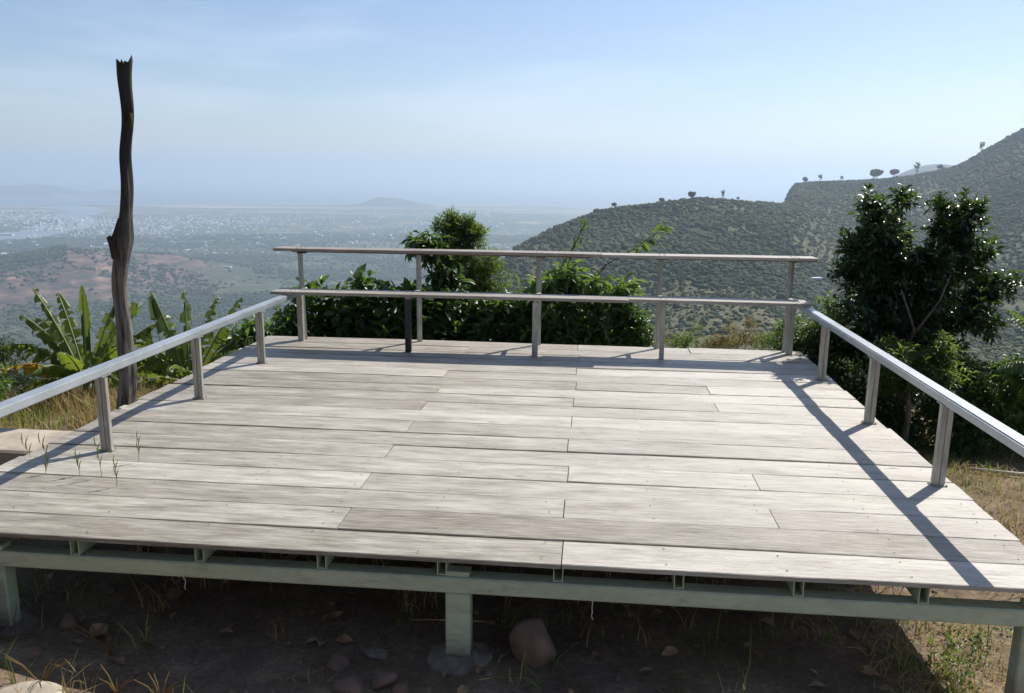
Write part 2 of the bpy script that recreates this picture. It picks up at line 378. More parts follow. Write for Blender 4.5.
az_f = np.arange(-44, 44, .14); az_c = np.arange(44, 316, 2.0)
AZ = np.radians(np.concatenate([az_f, az_c])); RR = np.concatenate([[.15], np.exp(np.arange(math.log(.4), math.log(2000), .024)), np.exp(np.arange(math.log(2000), math.log(4500), .009)), np.exp(np.arange(math.log(4500), math.log(18000), .02)), [22000]])
A, Rg = np.meshgrid(AZ, RR, indexing='ij'); X = Rg * np.sin(A); Y = Rg * np.cos(A); Z = HT(X, Y)
na, nr = X.shape
V = np.stack([X, Y, Z], -1).reshape(-1, 3)
I = (np.arange(na)[:, None] * nr + np.arange(nr - 1)[None, :]); I2 = (((np.arange(na) + 1) % na)[:, None] * nr + np.arange(nr - 1)[None, :])
F = np.stack([I, I + 1, I2 + 1, I2], -1).reshape(-1, 4)
V = np.vstack([V, [[0, 0, float(HT(0., .01))]]])
xf, yf = X.ravel(), Y.ravel(); rf = np.hypot(xf, yf)
qb, qp = quarry_bump(xf, yf); azf = np.degrees(np.arctan2(xf, yf))
rc = 3250 + 25 * (azf + 28)
qm = sstep(.10, .3, qp + fbm(xf / 90, yf / 90, 81, 4) * .35) * sstep(-17.2, -22.5, azf + fbm(xf / 260, yf / 260, 85, 3) * 5) * (rf < rc + 60)
# the back and the left shoulder keep their forest
qm = qm * (1 - sstep(-29.0, -31.5, azf + fbm(xf / 120, yf / 120, 83, 3) * 3) * sstep(-260, -120, rf - rc))
app = lambda a: np.append(a, 0.)
attrs = {'clr': app(cleared(xf, yf)), 'orc': app(orchard(xf, yf)), 'qry': app(qm),
         'pln': app(sstep(-393, -399, Z.ravel() - qb) * (rf > 1500)), 'near': app(sstep(30, 9, rf))}
attrs['near'][-1] = 1

def mat_ground():
    m, nt, bs, out = new_mat('terrain_surface')
    def att(n):
        a = nt.nodes.new('ShaderNodeAttribute'); a.attribute_name = n; return a.outputs['Fac']
    ob = mapping(nt)
    # hills: forest floor, grass, scrub
    n1 = noise(nt, ob, .02, 6, .65); n2 = noise(nt, ob, .12, 5, .7)
    hill = ramp(nt, n1, [(.35, (.022, .032, .015)), (.5, (.035, .045, .020)), (.68, (.07, .075, .034))]).outputs[0]
    grass = ramp(nt, n2, [(.3, (.045, .053, .025)), (.5, (.085, .083, .042)), (.72, (.17, .145, .085))]).outputs[0]
    orc = ramp(nt, n2, [(.3, (.05, .062, .03)), (.7, (.10, .105, .052))]).outputs[0]
    c = mixc(nt, att('orc'), hill, orc); c = mixc(nt, att('clr'), c, grass)
    # plain: patchwork of fields, woods, bare plots
    mp = nt.nodes.new('ShaderNodeMapping'); mp.inputs['Scale'].default_value = (1, 1, 0); mp.inputs['Rotation'].default_value = (0, 0, .5)
    nt.links.new(ob, mp.inputs[0])
    vo = nt.nodes.new('ShaderNodeTexVoronoi'); vo.inputs['Scale'].default_value = .0045; nt.links.new(mp.outputs[0], vo.inputs['Vector'])
    sep = nt.nodes.new('ShaderNodeSeparateColor'); nt.links.new(vo.outputs['Color'], sep.inputs[0])
    fld = ramp(nt, sep.outputs[0], [(0, (.045, .065, .035)), (.45, (.07, .09, .045)), (.62, (.12, .125, .07)), (.8, (.17, .155, .10)), (.93, (.26, .22, .16))], 'CONSTANT').outputs[0]
    wn = noise(nt, mp.outputs[0], .0016, 8, .72)
    wood = ramp(nt, wn, [(.47, (1, 1, 1)), (.56, (0, 0, 0))]).outputs[0]
    wf = noise(nt, mp.outputs[0], .02, 5, .7)
    woodc = ramp(nt, wf, [(.35, (.022, .036, .020)), (.65, (.055, .07, .035))]).outputs[0]
    pl = mixc(nt, wood, fld, woodc)
    # pale sandy flats toward the coast
    geo = nt.nodes.new('ShaderNodeVectorMath'); geo.operation = 'LENGTH'; nt.links.new(ob, geo.inputs[0])
    far = nt.nodes.new('ShaderNodeMapRange'); far.inputs[1].default_value = 8800; far.inputs[2].default_value = 10300
    nt.links.new(math_(nt, 'ADD', geo.outputs['Value'], math_(nt, 'MULTIPLY', wn, 1500.)), far.inputs[0])
    mps = nt.nodes.new('ShaderNodeMapping'); mps.inputs['Scale'].default_value = (.3, 1.6, 0); nt.links.new(ob, mps.inputs[0])
    sn = ramp(nt, noise(nt, mps.outputs[0], .0012, 5, .6), [(.45, (0, 0, 0)), (.6, (1, 1, 1))]).outputs[0]
    pl = mixc(nt, math_(nt, 'MULTIPLY', math_(nt, 'MULTIPLY', far.outputs[0], sn), .8), pl, (.42, .38, .31))
    c = mixc(nt, att('pln'), c, pl)
    # quarry
    qn = noise(nt, ob, .012, 7, .7)
    mpz = nt.nodes.new('ShaderNodeMapping'); mpz.inputs['Scale'].default_value = (.002, .002, .16); nt.links.new(ob, mpz.inputs[0])
    qs = noise(nt, mpz.outputs[0], 1.5, 4, .6)
    qf = math_(nt, 'ADD', math_(nt, 'MULTIPLY', qn, .7), math_(nt, 'MULTIPLY', qs, .4))
    qc = ramp(nt, qf, [(.44, (.030, .040, .022)), (.50, (.055, .050, .038)), (.55, (.10, .066, .056)), (.62, (.16, .10, .080)), (.69, (.29, .19, .135)), (.76, (.50, .38, .29))]).outputs[0]
    c = mixc(nt, att('qry'), c, qc)
    # near soil with straw litter
    s1 = noise(nt, ob, 3.0, 8, .7); s2 = noise(nt, ob, 38, 5, .7)
    soil = ramp(nt, math_(nt, 'ADD', math_(nt, 'MULTIPLY', s1, .6), math_(nt, 'MULTIPLY', s2, .4)), [(.36, (.08, .056, .041)), (.5, (.16, .115, .082)), (.64, (.29, .225, .155))]).outputs[0]
    gg = ramp(nt, noise(nt, ob, 1.3, 5, .6), [(.45, (0, 0, 0)), (.62, (1, 1, 1))]).outputs[0]
    soil = mixc(nt, math_(nt, 'MULTIPLY', gg, .35), soil, (.10, .11, .04))
    c = mixc(nt, att('near'), c, soil)
    nt.links.new(c, bs.inputs['Base Color']); bs.inputs['Roughness'].default_value = .95; bs.inputs['Specular IOR Level'].default_value = .15
    hb = mixc(nt, att('near'), noise(nt, ob, .25, 3), s2)
    bump(nt, bs, s2, .6, .02)
    return m
ground = mesh_obj('ground', V, F, mat_ground(), smooth=True, attrs=attrs)
tag(ground, kind='structure')
# centre fan
bm = bmesh.new(); bm.from_mesh(ground.data); bm.verts.ensure_lookup_table(); c_ = bm.verts[na * nr]
for i in range(na):
    try: bm.faces.new((c_, bm.verts[i * nr], bm.verts[((i + 1) % na) * nr]))
    except ValueError: pass
bm.to_mesh(ground.data); bm.free()

# sea and river
M_sea, nt, bs, out = new_mat('sea_water'); bs.inputs['Base Color'].default_value = (.05, .10, .13, 1); bs.inputs['Roughness'].default_value = .35
bump(nt, bs, noise(nt, mapping(nt), .05, 4), .3, 1.5)
t = np.linspace(0, 2 * math.pi, 97)[:-1]
SV = [(r * math.sin(a), r * math.cos(a), -401.5) for r in (9500, 42000) for a in t]
SF = [(i, (i + 1) % 96, 96 + (i + 1) % 96, 96 + i) for i in range(96)]
tag(mesh_obj('sea', SV, SF, M_sea), kind='structure')
M_riv, nt, bs, out = new_mat('river_water'); bs.inputs['Base Color'].default_value = (.16, .19, .21, 1); bs.inputs['Roughness'].default_value = .4
def pol(az, r, z=-398.5): a = R(az); return (r * math.sin(a), r * math.cos(a), z)
def strip(name, cl, z, mat, **k):
    Vv = []; n = 60; cl = np.array(cl, float); tt = np.linspace(0, len(cl) - 1, n)
    azs = np.interp(tt, range(len(cl)), cl[:, 0]); rs = np.interp(tt, range(len(cl)), cl[:, 1]); ws = np.interp(tt, range(len(cl)), cl[:, 2])
    P = np.array([pol(a, r, z) for a, r in zip(azs, rs)])
    for k_ in range(3): P[1:-1] = (P[:-2] + P[1:-1] * 2 + P[2:]) / 4
    D = np.gradient(P, axis=0); D /= np.linalg.norm(D, axis=1)[:, None]; Nn = np.stack([-D[:, 1], D[:, 0], 0 * D[:, 0]], 1)
    w2 = ws * (1 + .35 * np.sin(np.arange(n) * 1.7) * np.sin(np.arange(n) * .6))
    Vv = np.vstack([P + Nn * w2[:, None] / 2, P - Nn * w2[:, None] / 2])
    return tag(mesh_obj(name, Vv, [(i, i + 1, n + i + 1, n + i) for i in range(n - 1)], mat), kind='structure')
strip('river', [(-40, 4700, 260), (-35, 5000, 300), (-32, 5500, 330), (-29.5, 6300, 330), (-27.5, 7300, 300), (-28.2, 8200, 300), (-27, 9300, 340), (-29, 10600, 500)], -398.2, M_riv)
strip('river_branch', [(-38, 8200, 260), (-33, 8000, 240), (-30.5, 7800, 160), (-28.1, 7900, 160)], -397.9, M_riv)
strip('river_channel', [(-14, 8600, 60), (-8, 8300, 90), (-3, 8700, 60)], -397.9, M_riv)
# ------------------------------------------------------------------ crowns far away
def ico(sub):
    bm = bmesh.new(); bmesh.ops.create_icosphere(bm, subdivisions=sub, radius=1)
    v = np.array([x.co[:] for x in bm.verts]); f = np.array([[q.index for q in p.verts] for p in bm.faces]); bm.free(); return v, f
ICO1, ICO2 = ico(1), ico(2)
def crowns(name, P, rad, mat, base, lumps=.35, flat=.8, label=None, cat=None, var=None):
    bv, bf = base; n = len(P); m = len(bv)
    j = 1 + (rng.random((n, m, 1)) - .5) * 2 * lumps
    V = P[:, None, :] + bv[None] * j * rad[:, None, None] * np.array([1, 1, flat])
    V += (rng.random((n, m, 3)) - .5) * rad[:, None, None] * .3
    F = (bf[None] + (np.arange(n) * m)[:, None, None]).reshape(-1, 3)
    if var is None: var = rng.random(n)
    vv = np.repeat(var, m) * .8 + np.tile((bv[:, 2] + 1) / 2, n) * .0 + rng.random(n * m) * .2
    o = mesh_obj(name, V.reshape(-1, 3), F, mat, attrs={'var': vv})
    return tag(o, label, cat, kind='stuff')
def sample(az0, az1, r0, r1, n):
    a = np.radians(rng.uniform(az0, az1, n)); r = np.sqrt(rng.uniform(r0 ** 2, r1 ** 2, n)); return r * np.sin(a), r * np.cos(a)
# forest of the near hill and of the mountain
x, y = sample(-6, 42, 230, 2000, 210000); r = np.hypot(x, y); az = np.degrees(np.arctan2(x, y))
dens = .97 - .6 * cleared(x, y) - .7 * orchard(x, y) + 0 * x
dens *= np.where(az < 17.5, (r < 1420), 1) * np.where(r < 500, .55, 1) * (fbm(x / 70, y / 70, 101, 3) > -.36)
k = rng.random(len(x)) < dens; x, y = x[k], y[k]; r = r[k]
rad = (1.2 + 3.4 * rng.random(len(x)) ** 2.0) * np.where(r < 700, .58, .85); z = HT(x, y) + rad * .18
em = rng.random(len(x)) < .012; rad = np.where(em, rad * 1.2 + .9, rad); z = np.where(em, z + rad * .3, z)
vn = np.clip(.48 + fbm(x / 150, y / 150, 111, 4) * 2.4 + rng.normal(0, .13, len(x)), 0, 1)
nr_ = r < 560
crowns('forest_canopy', np.stack([x, y, z], 1)[nr_], rad[nr_], F_forest, ICO2, .4, .72, 'dense green forest covering the near hillside right of centre', 'forest', vn[nr_])
crowns('mountain_forest', np.stack([x, y, z], 1)[~nr_], rad[~nr_], F_forest, ICO1, .4, .72, 'hazy forest covering the crest and the mountain slope at right', 'forest', vn[~nr_])
# plantation rows
gx, gy = np.meshgrid(np.arange(100, 1500, 9.5), np.arange(400, 1900, 9.5)); gx = gx.ravel(); gy = gy.ravel()
ca, sa = math.cos(.4), math.sin(.4); x = gx * ca + (gy - 1100) * sa; y = -gx * sa + (gy - 1100) * ca + 1300
k = (rng.random(len(x)) < orchard(x, y) * .9 * (cleared(x, y) < .6)) & (np.degrees(np.arctan2(x, y)) < 42); x = x[k] + rng.normal(0, .8, k.sum()); y = y[k] + rng.normal(0, .8, k.sum())
rad = rng.uniform(1.5, 2.6, len(x))
crowns('orchard', np.stack([x, y, HT(x, y) + rad * .7], 1), rad, F_forest, ICO1, .2, .95, 'regular rows of small plantation trees on the mountain slope', 'orchard')
# woods of the plain
x, y = sample(-42, 6, 1500, 5600, 90000); r = np.hypot(x, y); az = np.degrees(np.arctan2(x, y))
q_, p_ = quarry_bump(x, y); rc_ = 3250 + 25 * (az + 28)
bare = (p_ > .12) & (az < -16) & (r < rc_ + 40) & ~((az < -30.5) & (r > rc_ - 170))
dens = np.clip(.36 + fbm(x / 300, y / 300, 121, 4) * 4.2, .05, 1) * np.where(bare, np.clip(fbm(x / 150, y / 150, 131, 3) * 5 + .1, 0, .8), 1)
fh_ = (p_ > .1) & (az < -28.8) & (r > rc_ - 210 - 60 * (az < -31)) & (r < rc_ + 500); dens = np.where(fh_, 1., dens)
k = rng.random(len(x)) < dens; x, y, r = x[k], y[k], r[k]; x3, y3 = sample(-42, -28.6, 2950, 3800, 9000); p3 = quarry_bump(x3, y3)[1]; k3 = (p3 > .1) & (np.hypot(x3, y3) > 3250 + 25 * (np.degrees(np.arctan2(x3, y3)) + 28) - 210); x = np.append(x, x3[k3]); y = np.append(y, y3[k3]); r = np.hypot(x, y)
rad = rng.uniform(3.0, 7, len(x)) * (.7 + r / 6000)
vn = np.clip(.5 + fbm(x / 200, y / 200, 141, 3) * 1.2 + rng.normal(0, .15, len(x)), 0, 1)
vn[-int(k3.sum()):] *= .25
crowns('plain_woods', np.stack([x, y, HT(x, y) + rad * .3], 1), rad, F_plain, ICO1, .3, .6, 'scattered woods and tree belts on the low plain', 'woods', vn)

# skyline trees, each a thing
def far_tree(px_az, r, h, w, kind, label, dz=0):
    a = R(px_az); x, y = r * math.sin(a), r * math.cos(a); z = float(HT(x, y)) - 1 + dz
    root = empty('skyline_tree', (x, y, z)); tag(root, label, 'tree', 'lone trees standing out on the skyline of the hills')
    h *= .78; w *= .72; t = MB(); th = h * (.62 if kind == 'palm' else .45)
    t.tube([(0, 0, -2), (.1 * w, 0, th * .5), (0, 0, th + 1)], [h * .035, h * .028, h * .02], 6)
    if kind != 'palm':
        for s in (-1, 1): t.tube([(0, 0, th * .6), (s * w * .3, .1 * w, th * 1.15)], [h * .02, h * .01], 5)
    t.build('trunk', M_bark, root)
    n = {'round': 60, 'wide': 80, 'palm': 14, 'thin': 34}[kind]; P = []; rr_ = []
    for i in range(n):
        u = rng.normal(0, 1, 3); u /= np.linalg.norm(u); q = rng.random() ** .4
        P.append((u[0] * w * .42 * q, u[1] * w * .42 * q, h * .72 + u[2] * h * .24 * q)); rr_.append(w * rng.uniform(.05, .13))
    bv, bf = ICO2; P = np.array(P); rr_ = np.array(rr_); m_ = len(bv)
    Vv = (P[:, None] + bv[None] * rr_[:, None, None] * (1 + (rng.random((n, m_, 1)) - .5) * .7)).reshape(-1, 3)
    mesh_obj('crown', Vv, (bf[None] + (np.arange(n) * m_)[:, None, None]).reshape(-1, 3), F_forest, root, attrs={'var': np.repeat(rng.random(n) * .6, m_)})
far_tree(6.9, 1105, 13, 11, 'round', 'leftmost lone tree rising from the falling crest of the near hill')
far_tree(10.1, 1150, 13, 12, 'round', 'rounded tree on the crest between the leftmost tree and the broad one')
far_tree(12.05, 1150, 15, 18, 'wide', 'broadest tree clump on the highest part of the near hill')
far_tree(14.1, 1160, 21, 10, 'thin', 'tall thin-stemmed tree topping the near hill crest')
far_tree(15.1, 1170, 12, 7, 'thin', 'small tree just right of the tall thin one on the near hill')
far_tree(19.2, 1830, 22, 18, 'round', 'round tree at the cliff end of the far ridge')
far_tree(20.1, 1830, 25, 15, 'thin', 'thin-stemmed tree second from the cliff end of the far ridge')
far_tree(21.4, 1840, 17, 12, 'thin', 'small sparse tree midway along the flat far ridge')
far_tree(23.35, 1830, 30, 40, 'wide', 'widest dark tree clump on the far ridge right of centre')
far_tree(24.4, 1850, 27, 28, 'wide', 'oval-crowned tree between the wide clump and the tallest ridge tree')
far_tree(25.65, 1850, 40, 20, 'thin', 'tallest lone tree standing in front of the bluish far hill')
far_tree(26.9, 1850, 18, 18, 'round', 'low round tree at the right foot of the bluish far hill')
far_tree(29.0, 1850, 33, 17, 'thin', 'pale thin tree leaning on the steep rise of the mountain')

# ------------------------------------------------------------------ buildings of the plain
def house_mesh(kind):
    m = MB(); 
    if kind == 0: m.box(-.5, .5, -.35, .35, 0, .4); F2 = MB(); F2.add([(-.55, -.4, .4), (.55, -.4, .4), (.55, .4, .4), (-.55, .4, .4), (-.55, 0, .58), (.55, 0, .58)], [(0, 1, 5, 4), (2, 3, 4, 5), (1, 2, 5), (3, 0, 4), (3, 2, 1, 0)])
    elif kind == 1: m.box(-.3, .3, -.3, .3, 0, .75); F2 = MB(); F2.box(-.33, .33, -.33, .33, .752, .80); F2.box(-.1, .1, -.1, .1, .802, .92)
    else: m.box(-.7, .7, -.25, .25, 0, .25); F2 = MB(); F2.add([(-.75, -.3, .25), (.75, -.3, .25), (.75, .3, .25), (-.75, .3, .25), (-.75, 0, .36), (.75, 0, .36)], [(0, 1, 5, 4), (2, 3, 4, 5), (1, 2, 5), (3, 0, 4), (3, 2, 1, 0)])
    n = len(m.v); F = m.f + [tuple(i + n for i in f) for f in F2.f]
    return m.v + F2.v, F, [0] * len(m.f) + [1] * len(F2.f)
HM = []
for k_ in range(3):
    for wm, rm in ((M_white, M_roofb), (M_wallp, M_roof), (M_white, M_white)):
        v_, f_, fm = house_mesh(k_); o = mesh_obj('town_building', v_, f_, [wm, rm], fmat=fm); HM.append(o.data); bpy.data.objects.remove(o)
def town_pts(n):
    xs = []; 
    C = [(-30, 7900, 1.8, 500, 2), (-31.5, 8600, 1.5, 350, 1.2), (-28.5, 6700, 1.6, 500, 2.6), (-25.5, 7000, 2.2, 600, 3.5), (-22.5, 6900, 2.6, 700, 3), (-19, 7000, 2.5, 600, 2), (-15, 7300, 3, 700, 1.6), (-10, 7000, 5, 1200, 1.6), (-20, 5200, 8, 700, 1.2), (-3, 7500, 4, 1200, .8), (-12, 9000, 9, 600, .8)]
    w = np.array([c[4] for c in C]); ch = rng.choice(len(C), n, p=w / w.sum())
    c = np.array(C)[ch]; az = c[:, 0] + rng.normal(0, 1, n) * c[:, 2]; r = c[:, 1] + rng.normal(0, 1, n) * c[:, 3]
    return az, np.clip(r, 4300, 10300)
az, r = town_pts(300); o_ = np.argsort(r)
for i in range(300):
    a = R(az[i]); kd = rng.integers(0, 9); o = bpy.data.objects.new('town_building', HM[kd]); COL.objects.link(o)
    s = rng.uniform(13, 27) * (.6 + r[i] / 13000); x, y = r[i] * math.sin(a), r[i] * math.cos(a)
    o.location = (x, y, float(HT(x, y)) - .5); o.scale = (s, s * rng.uniform(.7, 1.1), s * rng.uniform(.7, 1.2)); o.rotation_euler = (0, 0, rng.uniform(0, 3.1))
    tag(o, 'tiny pale building of the hazy town on the plain below', 'building', 'small pale buildings scattered over the town on the plain')
az, r = town_pts(2200); VV = []; FF = []; FMi = []; nb = 0
base_v, base_f, base_m = house_mesh(0); bvv = np.array(base_v)
for i in range(len(az)):
    a = R(az[i]); s = rng.uniform(7, 17); x, y = r[i] * math.sin(a), r[i] * math.cos(a); th = rng.uniform(0, 3.1)
    c0, s0 = math.cos(th), math.sin(th); q = bvv * s * np.array([1, 1, rng.uniform(.8, 1.4)])
    VV.append(np.stack([q[:, 0] * c0 - q[:, 1] * s0 + x, q[:, 0] * s0 + q[:, 1] * c0 + y, q[:, 2] - 400.3], 1))
    FF += [tuple(j + nb for j in f) for f in base_f]; FMi += base_m; nb += len(bvv)
tag(mesh_obj('town_houses', np.vstack(VV), FF, [M_white, M_roofb], fmat=FMi), 'speckle of tiny pale houses making up the distant town', 'houses', kind='stuff')
def big_building(az, r, w, d, h, label, name='tower_building', floors=6, cat='building', rz=.3):
    a = R(az); x, y = r * math.sin(a), r * math.cos(a); root = empty(name, (x, y, float(HT(x, y)) - 1), rz); tag(root, label, cat)
    MB().box(-w / 2, w / 2, -d / 2, d / 2, 0, h).build('wall', M_white, root)
    MB().box(-w / 2 - .6, w / 2 + .6, -d / 2 - .6, d / 2 + .6, h + .01, h + 1.2).build('roof', M_roofb, root)
    fh = h / floors
    for k_ in range(floors): MB().box(-w * .45, w * .45, -d / 2 - .25, -d / 2 - .02, fh * (k_ + .35), fh * (k_ + .75)).build('window_band', M_glassd, root)
big_building(-28.9, 6900, 24, 22, 44, 'tallest white tower block in the town, left of the pole')
big_building(-29.9, 6950, 30, 24, 32, 'mid-height pale tower block left of the tallest tower', floors=5)
big_building(-27.9, 6800, 26, 22, 27, 'pale block right of the tallest tower', floors=4)
big_building(-31.6, 5950, 80, 30, 12, 'long low white warehouse beside the river at the left edge', 'warehouse', 2, 'warehouse', .1)
big_building(-19.3, 3340, 38, 13, 6, 'white long shed at the right end of the quarry', 'shed', 1, 'shed', -.1)
big_building(20.3, 885, 13, 6, 3.6, 'small white-roofed building on the far slope above the deck corner', 'hut', 1, 'hut', .2)

# ------------------------------------------------------------------ the deck
YAW = -0.0960721
OX, OY = -2.8723, 3.4792
deck = empty('wooden_deck', (OX, OY, 0), YAW)
tag(deck, 'large weathered grey plank deck on pale green steel beams with low railings', 'deck')
def dk(a, b, z=0.0):
    c, s = math.cos(YAW), math.sin(YAW); return (OX + a * c - b * s, OY + a * s + b * c, z)
W = 5.163; NB = 19; P_ = 4.59 / NB
edges = [.003, .233, .477, .712, .957, 1.197, 1.438, 1.684, 1.930, 2.176, 2.415, 2.648, 2.883, 3.127, 3.372, 3.612, 3.845, 4.085, 4.33, 4.585]
def board(a0, a1, b0, b1, z, name='deck_board', mat=None, label=None, th=.021):
    """one plank: lightly sawn-wavy edges, rounded arrises"""
    n = max(4, int((a1 - a0) / .16)); va = np.linspace(a0, a1, n + 1); ph = random.uniform(0, 50)
    e0 = b0 + .0025 * np.sin(va * 3.1 + ph) + rng.normal(0, .0007, n + 1); e1 = b1 + .0025 * np.sin(va * 2.3 + ph * 2) + rng.normal(0, .0007, n + 1)
    zc = z + .002 * np.sin(va * 1.7 + ph); cup = random.uniform(-.002, .002); rr = .003
    V = []; 
    for i in range(n + 1):
        a = va[i]; m = (e0[i] + e1[i]) / 2; zz = zc[i]
        V += [(a, e0[i], zz - th), (a, e0[i], zz - rr), (a, e0[i] + rr, zz), (a, m, zz + cup), (a, e1[i] - rr, zz), (a, e1[i], zz - rr), (a, e1[i], zz - th)]
    F = []
    for i in range(n):
        for k in range(6): F.append((i * 7 + k, i * 7 + k + 1, (i + 1) * 7 + k + 1, (i + 1) * 7 + k)[::-1])
        F.append((i * 7, i * 7 + 6, (i + 1) * 7 + 6, (i + 1) * 7)[::1])
    F.append(tuple(range(7))); F.append(tuple(n * 7 + k for k in range(7))[::-1])
    cm = Vector(((a0 + a1) / 2, (b0 + b1) / 2, z))
    o = mesh_obj(name, np.array(V) - np.array(cm), F, mat or M_deck, deck, loc=cm)
    bm = bmesh.new(); bm.from_mesh(o.data); bmesh.ops.recalc_face_normals(bm, faces=bm.faces); bm.to_mesh(o.data); bm.free()
    if label: o['label'] = label
    return o
RIGHTJ = {2: 4.10, 4: 4.105, 12: 4.11, 10: 4.105, 18: 4.13}
for i in range(NB):
    b0, b1 = edges[i], edges[i + 1]; g = random.choice([.004, .006, .009, .013])
    js = [2.05 + random.uniform(-.02, .02)] if i % 2 else [3.09 + random.uniform(-.01, .015)]
    if i in RIGHTJ: js.append(RIGHTJ[i])
    xs = [random.uniform(-.02, .01)] + js + [W + random.uniform(-.012, .008)]
    for k in range(len(xs) - 1):
        mid_ = (xs[k] + xs[k + 1]) / 2; wr = {(0, 0): .75, (0, 1): .05, (1, 0): .45, (1, 1): .9, (2, 0): .55, (3, 1): .5, (4, 0): .45}.get((i, k), max(0, random.gauss(.28, .2)) * (1.25 - mid_ / W))  # random part grows leftward, painting the sun-side sheen difference into board tone
        ob__ = board(xs[k] + (.0025 if k else 0), xs[k + 1] - (.0025 if k < len(xs) - 2 else 0), b0 + g / 2, b1 - g / 2 - random.choice([0, 0, .002]), random.uniform(-.004, .002)); ob__['wear_sheen'] = float(wr)
# nails
M_nail = mat_simple('rusty_nail', (.05, .03, .02), (.10, .06, .04), 40, .7, .3, bumpd=0)
m = MB()
for i in range(NB):
    for ja in np.arange(.43, W, .516):
        for db in (.05, .19):
            if random.random() < .8:
                a = ja + random.uniform(-.02, .02); b = edges[i] + db + random.uniform(-.01, .01)
                m.add([(a + .0045 * math.cos(t_), b + .0045 * math.sin(t_), .0016) for t_ in np.linspace(0, 2 * math.pi, 7)[:-1]], [tuple(range(6))])
o = m.build('nail_heads', M_nail, deck); o['kind'] = 'stuff'
# joists: hollow rectangular tubes, open toward the front
def joist(a, b0=.045, b1=4.54):
    m = MB(); w = .042; t_ = .004; z1, z0 = -.0255, -.108
    m.box(-w / 2, -w / 2 + t_, b0, b1, z0, z1); m.box(w / 2 - t_, w / 2, b0, b1, z0, z1)
    m.box(-w / 2 + t_, w / 2 - t_, b0, b1, z1 - t_, z1 - .0005); m.box(-w / 2 + t_, w / 2 - t_, b0, b1, z0 + .0005, z0 + t_)
    return m
proto = joist(0).build('joist', M_green, deck, loc=(.43, 0, 0))
for k in range(1, 10):
    c = proto.copy(); COL.objects.link(c); c.parent = deck; c.location = ([.43, .905, 1.49, 2.05, 2.585, 3.09, 3.60, 4.09, 4.59, 5.08][k], random.uniform(-.01, .012), 0)
for b in (.075, 2.35, 4.42):
    MB().box(-.25, W + .05, b - .035, b + .045, -.187, -.112).build('beam', M_green, deck, bevel=.006)
# green posts with footings
def zg(a, b): q = dk(a, b); return float(HT(q[0], q[1]))
for (a, b) in ((.49, .082), (2.655, .082), (5.05, .082), (.43, 2.357), (2.655, 2.357), (5.0, 2.357), (.43, 4.427), (2.655, 4.427), (5.0, 4.427)):
    g = zg(a, b)
    MB().box(a - .055, a + .055, b - .036, b + .04, g - .1, -.1885).build('support_post', M_green, deck, bevel=.006)
    MB().box(a - .05, a + .05, b - .03, b + .03, -.1115, -.09).build('bearing_plate', M_green, deck)
    # rough poured concrete collar
    V = []; n = 16
    for rr_, zz in ((.16, -.03), (.14, .005), (.10, .02), (.058, .03)):
        for k in range(n):
            t_ = 2 * math.pi * k / n; q = rr_ * (1 + .22 * (random.random() - .5)); V.append((a + q * math.cos(t_), b + q * math.sin(t_), g + zz + random.uniform(-.008, .008)))
    F = [(r_ * n + k, r_ * n + (k + 1) % n, (r_ + 1) * n + (k + 1) % n, (r_ + 1) * n + k) for r_ in range(3) for k in range(n)]
    mesh_obj('concrete_footing', V, F, M_conc, deck)
# side railings
def chan_post(m, a, b, z0, z1, wa=.062, wb=.036):
    # two lipped channels welded mouth to mouth, with a groove between them
    m.box(a - wa / 2, a - .0015, b - wb / 2, b + wb / 2, z0, z1); m.box(a + .0015, a + wa / 2, b - wb / 2 + .003, b + wb / 2 - .003, z0, z1)
    return m
for side, ac, bs_, nm in ((0, .412, (1.12, 2.265, 3.395), 'left'), (1, 5.068, (1.152, 2.277, 3.458), 'right')):
    rl = MB().box(ac - .038, ac + .038, -.16, 4.38, .452, .502).build('side_rail', M_galv, deck, bevel=.007, seg=2)
    for b in bs_:
        m = MB(); chan_post(m, ac, b, -.002, .4515)
        o = m.build('rail_post', M_post, rl, bevel=.002)
        MB().box(ac - .042, ac + .042, b - .026, b + .03, .0005, .005).build('base_plate', M_post, rl)
M_bolt = mat_simple('bolt_steel', (.10, .08, .07), (.22, .20, .18), 30, .5, .5, bumpd=0)
def bolts(parent, pts, r=.008, h=.006):
    m = MB()
    for (x, y, z) in pts: m.tube([(x, y, z), (x, y, z + h)], r, 6)
    return m.build('bolt_heads', M_bolt, parent)
for rl in [o for o in deck.children if o.name.startswith('side_rail')]:
    for po in [c for c in rl.children if c.name.startswith('rail_post')]:
        xs_ = [v.co.x for v in po.data.vertices]; ys_ = [v.co.y for v in po.data.vertices]; cx_, cy_ = (min(xs_) + max(xs_)) / 2, (min(ys_) + max(ys_)) / 2
        bolts(po, [(cx_ + sx * .036, cy_ + sy * .021, .0045) for sx in (-1, 1) for sy in (-1, 1)], .005, .005)
        MB().box(cx_ - .0375, cx_ + .0375, cy_ - .045, cy_ + .045, .4465, .4518).build('rail_bracket', M_post, po)
